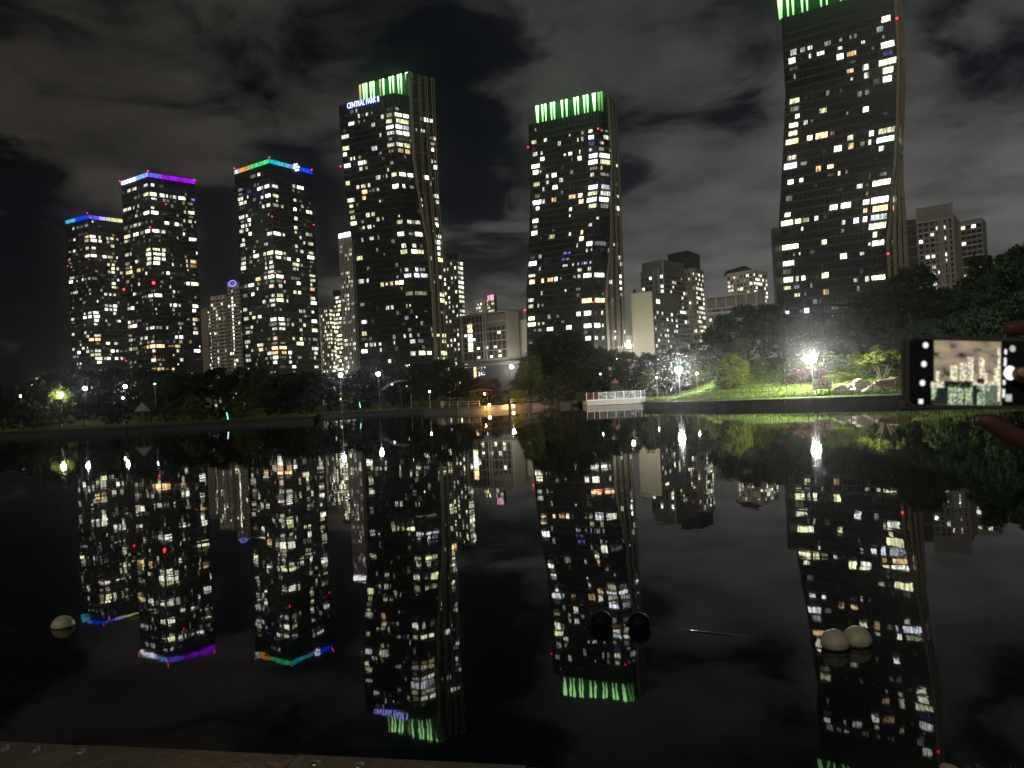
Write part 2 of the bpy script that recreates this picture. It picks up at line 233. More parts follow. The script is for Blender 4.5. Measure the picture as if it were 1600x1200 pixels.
# ---------------------------------------------------------------- towers: plan of the edges in metres (x, z) at depth D, storeys, lit rooms
WATER_BUMP = .05; LAMP_A = 2300.; LAMP_W = 1800.; ASSUMED_DECK_L = 110.; HAZE = .00026
TOWER={
'T1':dict(edges=[[(-342.09, 154.84), (-341.64, 40.1)], [(-317.29, 155.36), (-316.73, 138.66), (-316.12, 38.36)], [(-300.04, 155.23), (-299.28, 38.19)]],
 D=[598, 584, 602],fh=2.92,off=-1.113,
 win='''0 51 287 369 216 w2;0 51 482 579 216 w1;0 51 680 737 216 w1;0 51 842 988 216 w1;1 52 103 150 187 w2;1 51 259 356 187 w0;0 49 543 640 165 w0;
0 48 814 988 192 o2;1 48 12 181 216 w3;0 47 793 966 216 o2;1 47 34 213 216 y3;1 48 269 336 216 w2;1 47 263 351 216 w3;1 48 499 556 213 y2;
1 48 601 710 216 y2;1 47 507 575 216 y2;1 47 650 679 213 w1;1 46 620 718 213 y2;0 48 299 395 216 w2;0 48 97 193 138 w0;0 45 831 958 216 w2;
1 45 45 174 216 w2;1 44 14 163 134 o1;0 43 777 980 216 p3;1 43 12 192 216 p3;1 43 253 361 213 o0;1 43 365 473 216 p3;1 43 508 657 213 y2;
1 44 639 717 216 y1;1 43 763 810 213 w2;0 45 261 387 216 w2;0 45 67 178 165 w1;0 44 237 301 111 w0;0 42 493 573 192 w0;0 43 37 148 216 w1;
0 42 53 179 165 w1;0 42 899 964 165 w1;1 42 134 163 110 w1;1 41 487 555 216 y2;1 41 620 708 187 y2;1 40 600 698 213 y3;1 40 753 831 213 w2;
1 39 492 570 213 y2;1 39 604 702 216 y3;1 39 860 938 216 w2;0 37 593 673 216 w2;0 37 722 787 216 w1;0 37 884 964 216 w2;1 37 23 162 213 o1;
0 38 48 189 216 p2;0 38 206 271 216 w2;0 37 25 197 216 y3;1 37 627 656 160 w1;1 37 752 820 216 w2;1 35 579 708 187 y2;1 37 477 524 110 w0;
0 34 277 388 216 w2;0 34 79 155 199 w1;0 35 487 563 136 w0;0 34 594 653 199 w0;0 34 869 980 216 w1;0 33 908 959 110 w2;1 34 251 307 216 w1;
1 33 357 449 216 w2;1 33 505 562 193 w2;1 33 628 697 216 w2;1 35 585 712 216 w3;0 32 456 567 216 w1;0 31 597 709 168 w1;1 31 134 178 216 w2;
1 32 257 349 162 w1;1 32 473 510 216 b1;1 30 364 445 193 w2;1 30 484 552 162 w2;1 30 595 722 216 w3;1 29 349 452 216 w3;1 29 486 561 193 w2;
1 29 601 705 216 w2;1 28 601 681 216 w2;0 30 113 189 199 w1;0 28 617 693 168 w2;0 27 577 723 216 w3;0 28 804 950 199 w2;0 27 787 951 216 w3;
1 28 12 162 216 w3;1 27 15 201 216 w3;1 26 32 159 216 w3;1 25 12 127 193 y2;0 27 39 185 216 w2;0 26 102 178 136 w1;0 27 316 381 168 w0;
0 25 603 661 168 w1;1 26 722 813 193 w2;1 26 480 513 216 w0;1 25 653 686 216 w0;0 23 47 157 216 w2;0 24 219 295 136 w0;0 23 606 699 216 w2;
0 22 689 800 216 w2;0 23 884 935 168 w1;1 22 12 198 181 w2;0 21 789 988 216 o3;1 21 17 192 216 o3;1 20 48 151 216 y1;1 20 336 463 216 w3;
1 20 586 689 216 w2;0 20 381 446 216 w2;0 19 473 583 216 w2;0 18 255 400 216 w3;0 19 40 140 216 w2;0 18 649 776 216 w2;0 18 833 943 168 w1;
1 18 14 188 216 w2;1 17 12 186 193 y2;0 17 832 977 216 y2;1 16 39 213 216 y3;1 15 51 190 216 y3;1 16 12 56 216 w2;1 18 473 588 216 w3;
1 18 633 701 216 y2;1 18 755 788 162 w1;1 16 265 317 216 w2;1 16 340 455 216 w3;1 16 581 685 216 w3;1 16 752 820 216 w2;0 17 57 185 199 w1;
0 16 31 141 136 w0;0 14 280 372 199 w1;1 14 619 675 162 w0;1 13 123 168 132 w1;1 13 733 770 110 w1;'''),
'T2':dict(edges=[[(-232.21, 143.86), (-231.77, 30.1)], [(-209.03, 144.06), (-208.51, 28.44)], [(-189.26, 143.68), (-189.02, 28.18)]],
 D=[467, 452, 471],fh=2.735,off=0.393,
 win='''0 50 201 339 202 w2;0 50 407 562 202 w2;0 48 461 548 164 w1;0 48 619 673 190 w1;0 50 12 99 164 w0;0 50 837 975 164 w2;1 50 49 130 183 w2;
1 50 227 308 183 w0;0 48 811 983 202 y2;1 48 20 158 202 y3;1 47 44 163 131 w2;0 47 821 975 110 w0;1 48 227 327 202 w3;1 48 355 395 202 w2;
1 48 438 473 202 w1;1 48 504 577 202 w2;1 48 623 780 202 w3;1 47 529 564 131 w1;1 47 702 765 202 o1;1 47 825 944 157 y1;1 48 904 986 131 b2;
1 46 773 799 202 o1;0 46 12 166 190 w2;0 46 187 324 190 w2;0 46 401 456 190 w2;0 46 576 623 190 w2;1 45 34 97 131 w2;0 44 783 988 202 w3;
1 44 34 181 202 w3;1 45 732 775 202 w2;1 45 821 969 202 y3;1 43 825 897 202 w2;1 43 845 946 131 w1;1 43 962 988 110 w2;0 44 467 548 164 w2;
0 44 660 697 137 w1;0 44 182 263 137 w0;0 42 12 149 190 c1;0 42 255 342 164 w1;0 42 389 527 190 w2;0 42 573 644 190 w2;1 42 19 45 157 w1;
1 42 299 400 202 w3;1 42 520 602 202 w3;1 42 615 696 157 w1;1 43 713 757 202 w2;0 40 12 182 202 o3;0 40 164 251 202 w2;0 40 358 446 202 w3;
0 40 468 549 202 w3;0 40 615 769 190 y1;0 40 817 988 202 w3;1 40 30 187 202 w3;1 40 220 311 202 w2;1 39 55 212 110 w0;1 39 554 580 157 w2;
0 39 12 132 164 y2;0 39 157 211 164 o1;1 39 814 981 202 w3;1 40 852 915 110 w0;0 38 507 578 164 w0;0 36 818 972 164 y2;1 36 22 180 146 y2;
1 36 225 297 202 y2;0 35 801 988 190 w3;1 35 33 191 131 w3;1 35 216 279 202 w3;0 34 834 988 190 y2;1 34 41 180 183 y3;1 34 211 293 183 w2;
0 33 801 988 202 w2;1 33 26 165 202 w3;0 36 12 165 202 w2;0 36 210 264 202 w2;1 35 424 450 157 w1;1 34 429 473 157 w0;1 36 962 988 183 w2;
0 34 392 479 202 w2;0 34 510 547 164 w1;0 34 12 165 190 w1;1 33 732 767 202 w2;1 33 813 971 202 o1;0 33 12 144 183 o1;0 33 175 253 183 w2;
0 32 12 162 202 o2;0 32 141 273 202 o3;0 32 442 575 202 o2;0 32 645 697 202 w1;0 31 216 330 202 y1;0 30 12 126 183 y1;0 29 463 523 202 w2;
1 31 294 364 202 w3;1 31 397 509 119 w0;1 33 829 961 202 o2;1 33 736 765 202 w2;1 32 747 773 119 w2;1 31 874 903 119 w1;1 30 375 408 119 w1;
1 29 172 221 147 o1;1 28 347 380 175 w2;1 29 719 789 202 w3;1 29 817 981 202 y3;1 30 827 918 110 w0;1 29 669 694 110 w1;1 27 12 37 147 w1;
0 27 252 341 183 w2;0 27 510 551 154 w1;0 26 648 762 154 w1;0 26 819 988 202 w2;1 26 18 181 202 w3;1 26 402 435 202 w1;1 27 522 548 119 w1;
0 25 356 422 125 w1;0 25 854 896 202 w1;1 24 340 379 202 w2;1 24 418 488 202 w3;1 24 520 573 175 w2;1 23 377 437 202 w1;1 24 827 959 202 w3;
1 23 823 904 202 w3;1 22 517 550 175 w1;1 23 28 53 119 w2;1 22 39 64 119 w1;0 24 12 161 183 w2;0 24 151 265 202 w3;0 21 12 107 183 w2;
0 21 174 234 154 w1;0 21 356 397 154 w1;0 21 464 506 154 w1;0 20 12 179 202 p2;0 20 177 344 202 w3;0 18 12 143 125 w1;0 17 12 161 183 w2;
0 19 690 767 183 w2;0 19 827 988 183 w2;1 19 27 149 175 y1;1 19 239 278 175 w2;1 20 488 610 175 w1;1 19 531 559 147 w2;1 18 487 515 147 w1;
1 18 382 410 119 w0;1 21 818 920 202 o2;1 20 810 870 175 w2;1 19 833 914 175 w1;1 18 817 929 202 w2;0 17 458 536 183 w2;0 17 602 715 202 w2;
0 17 201 261 154 w1;1 17 419 479 202 w3;1 17 506 587 202 w3;1 17 649 674 110 w0;0 16 839 953 154 w2;0 16 686 782 154 o1;1 16 19 131 119 w0;
1 16 231 270 202 b1;1 16 720 780 202 o1;0 15 784 988 202 o3;1 15 14 188 202 o3;0 15 669 747 202 o2;0 15 570 629 154 o1;1 15 409 521 175 o2;
1 15 253 407 110 o1;0 15 12 125 202 y2;0 15 148 225 202 y1;0 15 256 333 202 y1;0 14 874 988 183 y2;1 14 435 495 202 w2;1 13 357 382 119 w2;
1 14 815 959 202 w3;1 15 940 966 119 w2;0 14 606 647 110 w1;0 12 821 988 202 w2;1 12 21 91 147 o1;1 12 119 159 175 o1;1 12 504 574 202 w2;
1 11 449 475 119 w2;0 12 180 257 154 w1;0 12 12 89 183 w1;0 10 820 986 183 o1;1 10 13 157 202 o2;1 10 200 250 110 o1;1 10 310 381 147 o2;
1 9 736 769 119 w1;0 11 12 107 125 w1;0 11 375 434 110 w1;1 9 62 87 110 w1;'''),
'T3':dict(edges=[[(-166.29, 150.28), (-165.79, 27.27)], [(-138.85, 150.69), (-138.2, 25.26)], [(-120.16, 150.09), (-119.84, 25.3)]],
 D=[477, 458, 484],fh=2.865,off=0.182,
 win='''0 50 448 596 212 w1;0 50 656 731 212 w2;0 48 544 591 195 w1;0 48 644 677 133 w1;0 47 625 724 212 w3;0 47 743 796 212 w2;0 47 835 974 212 w3;
1 47 25 177 185 c2;0 48 70 203 164 w1;0 47 72 191 133 w1;0 47 341 460 164 b1;0 46 752 842 133 b1;0 45 717 792 195 w2;0 45 849 988 212 w3;
1 45 43 176 185 y2;0 45 496 571 195 w1;0 46 49 211 212 w2;0 45 80 213 212 w2;0 45 231 301 212 w2;0 43 743 813 212 w2;0 43 871 969 212 w2;
1 43 34 163 185 w1;1 43 117 148 126 w2;1 43 220 279 185 w2;0 44 96 243 164 w0;0 43 361 451 195 w0;1 48 614 778 212 w3;1 48 518 572 212 w2;
1 47 507 548 185 w1;1 47 640 662 155 w1;1 45 523 582 197 w2;1 44 694 749 185 w2;1 43 505 578 212 w3;1 43 655 676 155 w1;1 44 833 915 110 w0;
1 43 810 963 212 w3;1 41 519 590 212 y3;0 42 61 223 212 w2;0 42 264 322 195 w2;0 41 318 399 212 w3;0 41 105 195 133 w1;0 40 113 202 212 w2;
0 40 240 287 212 w2;0 40 337 390 207 w2;0 39 58 176 212 w2;0 39 245 314 212 w2;0 38 326 407 212 w3;0 38 822 854 133 w1;0 37 841 988 212 w2;
1 37 15 186 212 w3;1 37 229 276 185 w2;1 39 495 578 212 y2;1 38 511 565 155 w2;1 41 805 887 110 w0;1 38 785 844 212 w2;1 38 831 937 212 o1;
1 37 620 670 212 w2;1 36 704 749 197 w2;1 36 826 956 197 w2;0 37 123 198 212 w2;0 36 59 205 212 w2;0 35 750 785 182 w2;0 35 818 848 164 w2;
1 35 495 573 212 w2;1 34 510 557 185 w1;1 34 631 695 197 w2;1 34 818 943 173 y2;1 33 787 963 212 w3;1 32 846 941 110 w1;0 34 71 198 133 w0;
0 34 427 485 195 w2;0 33 704 793 212 y2;0 33 821 988 212 y3;1 33 31 196 212 y3;1 33 220 279 185 w2;0 33 431 591 212 w3;0 32 538 585 212 w1;
0 33 321 362 164 w1;0 32 625 672 195 w0;0 32 744 791 212 w1;0 32 902 963 195 w1;1 32 41 175 185 w2;1 32 220 268 185 w1;1 32 299 387 212 w3;
1 32 531 586 185 w3;0 33 63 209 195 w1;0 32 64 196 195 w2;0 32 305 394 195 y1;0 31 868 966 195 w2;0 31 754 786 195 w2;1 31 419 584 212 y2;
1 31 609 668 173 w1;0 31 51 197 212 y3;0 30 745 804 188 w2;0 30 860 988 188 w2;0 31 432 460 128 w1;1 30 431 484 178 w2;1 30 522 557 178 w2;
0 30 76 116 110 w1;0 29 818 988 158 p2;1 29 69 161 110 o1;0 28 700 794 212 w2;0 28 818 988 212 w3;1 28 24 196 212 w3;0 29 696 783 110 w1;
0 28 450 600 212 o3;0 27 738 797 188 w1;0 27 862 976 158 y1;1 27 30 156 150 o1;1 29 635 670 212 w1;1 29 819 967 150 y2;1 28 836 962 178 w2;
1 28 533 579 121 y1;1 27 500 592 212 w3;0 27 235 405 212 w3;0 27 110 210 188 w1;0 27 27 55 128 w1;0 27 496 568 188 y1;0 26 487 521 188 w2;
0 26 836 963 212 w2;1 26 72 157 212 w2;1 27 826 879 178 y2;1 26 820 935 212 o2;0 25 315 404 212 w3;0 25 69 196 212 w1;1 25 413 484 212 y2;
1 25 525 592 212 y3;0 24 133 162 110 w1;0 24 712 785 158 o1;0 24 874 969 176 w2;1 24 25 174 207 y2;0 23 622 711 212 w2;0 22 761 795 212 w1;
0 23 821 976 200 w2;1 23 12 179 212 y3;1 23 241 276 212 w2;0 22 853 975 158 w2;0 22 443 571 158 w0;1 24 821 936 207 y2;1 23 816 966 212 w3;
0 22 54 176 212 w2;0 21 235 296 188 w2;0 20 311 405 188 y2;0 20 462 584 212 w2;0 20 59 200 212 w2;0 19 431 465 188 w1;0 21 948 988 158 w0;
1 21 523 592 212 w2;1 21 623 676 207 y2;1 21 824 893 167 w2;1 22 731 800 150 w0;0 19 819 988 212 p3;1 19 31 169 212 w3;1 19 222 303 207 w1;
0 18 778 988 212 w1;1 18 41 191 178 w2;1 18 333 386 207 y2;1 18 231 271 178 w1;1 19 512 582 207 c1;1 18 610 672 207 y2;1 17 520 589 207 y2;
1 19 818 956 212 w3;0 18 92 214 128 y1;0 18 249 326 188 y2;0 17 97 224 212 w2;0 17 248 292 158 y1;0 17 859 986 158 w2;1 17 30 184 167 w2;
0 15 725 791 158 o1;0 15 874 987 212 p2;0 17 552 580 128 w1;1 17 816 961 212 y3;0 16 170 192 110 w1;0 15 59 219 212 w2;1 15 336 399 178 y2;
1 15 518 571 190 y3;1 14 422 595 212 y3;1 15 620 644 150 y1;1 15 734 769 178 c1;1 14 722 748 121 b1;1 15 826 953 178 y1;0 14 819 988 140 w1;
1 14 49 153 121 w1;0 14 412 594 188 w2;0 13 452 585 212 o3;0 13 242 286 176 w2;0 13 820 988 188 o3;1 13 21 194 178 o3;1 13 793 966 207 w2;
0 13 702 788 128 o0;0 12 691 812 212 w2;0 12 806 988 188 o2;1 12 67 182 178 o2;1 12 220 306 207 w3;1 12 847 933 207 w2;0 11 832 986 200 w3;
1 11 28 166 150 y1;0 11 752 810 188 y1;0 11 634 692 158 w1;1 11 239 286 178 w2;0 12 57 211 188 w1;0 11 65 219 176 w2;1 11 830 884 207 y2;
1 11 438 530 178 w1;1 11 738 761 121 y1;0 10 837 958 212 w2;0 10 679 718 158 w1;1 10 229 299 178 w2;1 9 292 396 190 w3;1 9 12 162 178 w0;
1 9 835 951 178 w2;0 9 91 196 176 w2;0 8 321 382 158 w2;0 8 760 818 128 w1;0 8 856 900 110 w1;1 8 317 375 110 w1;'''),
'T5':dict(edges=[[(-81.91, 155.47), (-81.74, 137.24), (-80.56, 112.37), (-79.7, 94.82), (-76.87, 77.53), (-76.97, 46.26), (-76.85, 19.97)], [(-52.16, 156.14), (-51.5, 115.12), (-49.67, 85.65), (-46.85, 64.15), (-46.32, 48.21), (-45.28, 22.74)], [(-44.93, 154.53), (-44.73, 124.02), (-43.11, 106.77), (-41.35, 92.77), (-39.58, 82.34), (-38.22, 56.13), (-38.04, 18.77)], [(-32.6, 166.34), (-32.93, 110.06), (-32.27, 81.97), (-32.61, 18.82)]],
 D=[393, 380, 385, 393],fh=2.985,off=-1.477,
 win='''0 51 207 255 195 w1;0 51 301 335 175 w2;0 50 339 372 216 w2;0 50 403 452 113 w0;0 50 489 530 154 w2;0 50 587 608 113 w1;0 49 758 814 216 w2;
0 49 152 274 195 w2;0 49 343 365 134 w1;0 49 442 464 113 w1;0 48 580 643 195 w2;0 46 715 743 195 w2;0 47 12 156 195 w2;0 45 12 141 216 y2;
0 44 12 90 195 w3;0 44 554 654 220 c2;0 43 696 730 134 w1;0 49 858 966 195 y1;0 48 844 952 195 y2;0 47 838 975 175 c3;0 46 846 983 175 w2;
0 45 868 931 154 w1;0 44 839 969 175 w2;0 43 854 947 154 o1;0 50 873 966 134 w0;1 50 74 289 147 w1;1 49 14 460 187 w3;1 49 530 900 187 w3;
1 48 75 908 220 y2;1 47 12 435 220 c3;1 47 437 912 220 c2;1 46 25 451 207 w3;1 46 516 890 220 w3;1 45 32 823 147 w0;1 44 12 440 187 w2;
1 44 512 915 220 y2;1 43 76 428 207 o2;1 43 553 879 207 o2;2 49 409 458 190 w1;2 49 537 700 220 w3;2 49 747 879 190 w2;2 47 197 251 150 w1;
2 47 402 451 190 w2;2 47 496 544 150 w2;2 46 742 796 150 w1;2 46 858 960 190 w2;2 45 770 935 150 o2;2 44 777 910 190 w3;0 43 135 177 175 w2;
0 43 206 240 175 w2;0 43 293 349 154 o1;0 42 273 412 216 w3;0 42 409 443 195 w2;0 42 12 143 220 c3;0 41 294 351 195 p2;0 41 404 453 175 y1;
0 42 198 247 113 w0;0 39 591 678 216 w2;0 39 715 737 113 w1;0 39 780 802 175 w2;0 39 813 835 175 w2;0 39 883 978 195 y2;0 41 870 927 154 w1;
1 39 64 461 187 y3;1 39 571 894 187 w3;0 39 12 99 216 y2;0 38 212 261 195 w2;0 38 300 387 175 w2;0 38 424 473 216 w2;0 37 303 405 216 o3;
0 37 443 477 134 o1;0 37 499 541 175 w1;0 37 586 627 154 w2;0 36 304 368 195 o2;0 37 876 985 220 w3;1 37 164 338 207 w3;1 37 616 862 147 c1;
0 36 12 151 216 w2;0 35 36 115 175 y2;0 34 28 122 154 y1;0 33 43 129 195 y2;0 32 26 157 195 y3;0 35 179 205 154 w1;0 35 607 634 134 w2;
0 35 659 693 110 w0;0 33 339 403 220 w2;0 33 444 501 195 y2;0 32 521 578 195 y2;0 32 630 652 154 w2;0 32 239 288 154 c1;0 31 235 285 134 y2;
0 31 333 406 195 w2;0 31 443 477 113 w1;0 32 921 955 113 w2;0 31 885 988 195 y2;1 31 206 424 187 w2;1 31 631 887 187 w2;1 31 447 580 167 y1;
0 29 868 988 220 w3;1 29 193 397 110 w1;1 29 475 875 220 y3;0 29 172 207 195 w2;0 29 334 415 175 w2;0 28 646 682 110 w0;0 27 898 988 220 w2;
1 27 278 463 207 w2;1 27 622 788 167 w0;2 42 866 937 110 w2;2 41 839 977 220 w3;2 42 761 810 220 w2;2 39 391 590 220 w3;2 38 654 706 170 w2;
2 39 755 807 110 w1;2 36 837 975 220 w3;2 36 753 807 170 w2;2 35 822 982 190 w2;2 35 710 765 170 w2;2 35 82 169 170 w2;2 34 109 165 150 w2;
2 32 685 861 150 y2;2 31 672 897 220 w3;2 30 427 552 150 y1;2 29 638 700 130 w2;2 29 764 944 190 w2;2 27 600 847 190 w3;2 32 51 110 190 w1;
0 26 865 988 220 y2;1 26 171 517 213 y3;1 26 514 808 213 y2;0 26 12 134 220 y2;0 26 547 570 110 w1;0 24 741 790 195 w1;0 23 805 826 195 w1;
0 23 890 958 168 w2;1 23 240 380 213 c3;1 23 459 778 161 c1;0 22 863 988 195 c2;1 22 111 406 213 c3;1 22 466 883 213 c2;0 22 35 131 220 w2;
0 22 178 221 195 w2;0 21 432 489 220 y2;0 21 518 565 141 y2;0 21 599 656 195 o2;0 21 696 752 195 y3;0 21 759 844 220 y3;0 20 793 814 141 w1;
0 19 865 988 195 y1;1 19 62 743 187 y1;0 18 51 117 168 w1;0 17 502 558 195 w2;0 17 591 638 195 w2;0 17 914 935 110 w3;1 16 507 716 110 w0;
0 19 380 401 110 w0;1 15 23 97 110 w3;0 15 52 154 195 w2;0 15 234 279 195 w0;0 13 51 133 220 y2;0 12 40 141 141 y0;0 11 100 145 195 w2;
0 11 178 232 195 w2;0 11 252 287 195 w2;0 11 338 379 141 w2;0 10 25 134 195 w3;0 10 351 378 195 w2;0 12 587 632 220 w1;0 11 597 618 168 w2;
0 12 776 806 179 w2;0 12 872 914 195 w2;1 12 12 135 161 w1;0 11 870 962 195 w2;1 11 20 408 187 c1;0 9 867 948 220 w2;1 9 12 411 213 y3;
1 9 523 821 187 y3;0 8 480 534 195 w2;0 8 587 608 110 w0;0 7 763 807 113 w2;2 27 579 918 217 w3;2 26 605 849 190 w2;2 25 53 235 217 w2;
2 25 609 973 217 o3;2 21 202 308 163 w2;2 22 565 880 190 w2;2 19 569 988 190 y3;2 18 567 988 220 y3;2 26 15 120 110 w1;2 16 588 929 163 c1;
2 14 12 213 190 w2;2 12 206 469 137 y2;2 12 682 988 190 y2;2 11 637 988 190 y2;2 10 12 217 190 w2;2 9 503 988 217 y3;2 8 527 927 190 y2;
2 8 200 295 163 w2;2 7 789 972 137 w1;2 7 67 293 137 y1;'''),
'T6':dict(edges=[[(14.42, 134.96), (13.7, 100.45), (12.07, 80.1), (9.48, 52.83), (8.39, 23.96)], [(47.24, 136.41), (46.09, 101.11), (44.64, 90.44), (41.97, 73.72), (40.86, 57.55), (40.0, 27.96)], [(53.29, 136.99), (53.23, 117.4), (51.84, 95.74), (50.78, 74.72), (47.77, 57.84), (46.56, 45.85), (46.58, 27.95)], [(57.72, 144.77), (57.69, 103.6), (57.39, 75.82), (57.22, 47.46), (56.75, 25.78)]],
 D=[380, 365, 369, 376],fh=3.01,off=0.554,
 win='''0 44 92 112 147 w1;0 42 34 111 180 y2;0 41 42 110 114 w0;0 40 53 121 213 w2;0 40 169 198 180 w2;0 39 161 225 200 w3;0 42 220 265 180 w2;
0 41 428 467 222 w2;0 38 25 151 200 y3;0 37 40 131 222 w3;0 35 48 145 200 y2;0 36 239 278 180 w2;0 35 240 279 180 w2;0 36 325 397 222 w3;
0 35 434 487 222 w2;0 34 332 409 213 w3;0 34 185 214 200 w2;0 42 587 607 110 w2;0 42 759 798 180 w1;0 41 705 724 180 w2;0 41 764 789 200 w2;
0 42 865 923 161 w2;0 41 864 941 200 w3;0 40 863 950 213 b1;0 39 507 536 114 w2;0 39 578 630 180 w3;0 39 726 746 213 w2;0 38 702 760 222 w3;
1 41 425 810 203 w2;1 42 557 784 110 w1;0 39 867 915 147 w2;1 39 12 439 171 w1;0 38 862 988 222 c3;1 38 50 902 222 w3;0 37 852 988 222 w3;
1 37 122 935 222 y2;0 36 876 982 147 o1;0 36 594 642 180 w1;0 35 878 930 200 w2;1 35 79 865 140 w1;0 33 851 988 200 c3;1 33 163 905 222 c2;
0 32 850 988 180 y2;1 32 150 970 216 w2;0 31 840 988 222 c3;1 31 84 870 222 c3;0 30 879 988 200 y2;1 30 247 851 222 w1;0 32 577 675 200 o2;
0 32 712 771 200 w3;0 31 722 795 222 o3;0 32 322 391 213 o2;0 33 69 147 180 o1;0 32 33 170 222 c3;0 32 180 219 213 c2;0 31 85 144 180 w3;
0 30 592 638 180 w2;0 29 601 621 110 c3;0 29 39 133 200 w3;0 28 64 115 147 w1;0 27 31 127 213 w3;0 27 904 955 147 w2;0 27 362 382 114 w1;
0 26 795 830 213 o3;0 26 616 651 180 w2;2 41 445 624 129 w2;2 37 416 791 142 w2;2 39 515 691 110 w1;2 35 469 611 110 w1;2 34 460 712 174 o1;
2 32 503 846 129 w2;2 30 508 833 219 w3;2 29 592 744 110 w1;0 26 309 401 200 y2;0 25 785 847 213 y3;0 26 173 203 114 w0;0 24 751 772 200 w2;
0 24 897 985 222 w3;1 24 94 768 203 c1;0 23 967 988 110 w2;0 23 168 209 180 y2;0 23 19 112 180 w0;0 22 12 141 222 w3;0 21 182 202 180 w2;
0 23 553 605 110 b2;0 23 626 657 110 b2;0 22 530 571 110 b2;0 22 598 649 110 c1;0 21 696 717 114 c2;0 21 548 620 110 c2;0 21 769 790 110 c2;
0 21 830 850 110 c1;0 21 867 918 110 c2;0 21 953 973 114 c2;0 22 259 331 147 b0;0 20 775 836 147 y2;0 20 927 974 180 y2;0 19 777 823 161 w2;
0 19 715 750 134 w1;0 19 855 988 222 c3;1 19 88 889 216 w3;0 20 17 129 134 w2;0 19 34 121 222 o3;0 19 224 265 222 o3;0 19 319 407 200 o2;
0 19 429 476 213 w3;0 19 515 536 110 w1;0 15 834 985 222 o3;1 15 123 988 216 o3;0 17 585 605 110 c3;0 16 22 109 180 w2;0 15 29 100 180 w2;
0 15 169 189 180 w2;0 13 22 123 200 y3;0 12 12 138 200 w3;0 12 158 198 147 w2;0 12 235 269 134 w2;0 13 319 369 213 w1;0 11 301 401 180 w3;
0 11 593 679 222 w3;0 12 527 567 114 w1;0 13 753 819 222 w2;0 13 861 971 222 w3;1 13 135 229 140 w1;1 13 636 810 190 w2;0 11 852 973 222 w3;
1 11 39 530 216 w3;1 11 672 819 171 w2;0 9 876 962 222 w3;1 9 60 307 190 w2;1 9 582 829 190 w2;0 9 24 74 110 c1;0 8 32 72 110 c2;0 11 111 131 110 w1;
2 24 218 337 142 w2;2 24 450 697 110 w1;2 22 675 813 219 w2;2 22 545 620 110 w1;2 21 787 932 193 w2;2 19 763 868 174 w3;2 18 208 361 193 w3;
2 18 757 859 174 w3;2 17 765 863 129 w3;2 16 765 928 174 w1;2 15 298 471 206 w1;2 15 850 923 193 w1;2 9 321 502 206 w2;2 10 877 974 206 w2;
2 8 853 930 206 w2;2 10 386 497 110 w2;'''),
'T7':dict(edges=[[(105.95, 135.15), (106.19, 108.69), (104.06, 86.45), (101.33, 61.93), (100.08, 29.84)], [(138.01, 128.89), (137.97, 112.28), (136.3, 90.25), (134.61, 75.77), (132.55, 64.41), (131.62, 57.42), (130.02, 48.48), (130.01, 36.4)], [(143.97, 132.68), (144.22, 111.66), (143.6, 104.63), (141.56, 84.24), (140.87, 72.01), (141.17, 61.1), (141.06, 42.98)]],
 D=[282, 262, 270],fh=2.98,off=0.814,
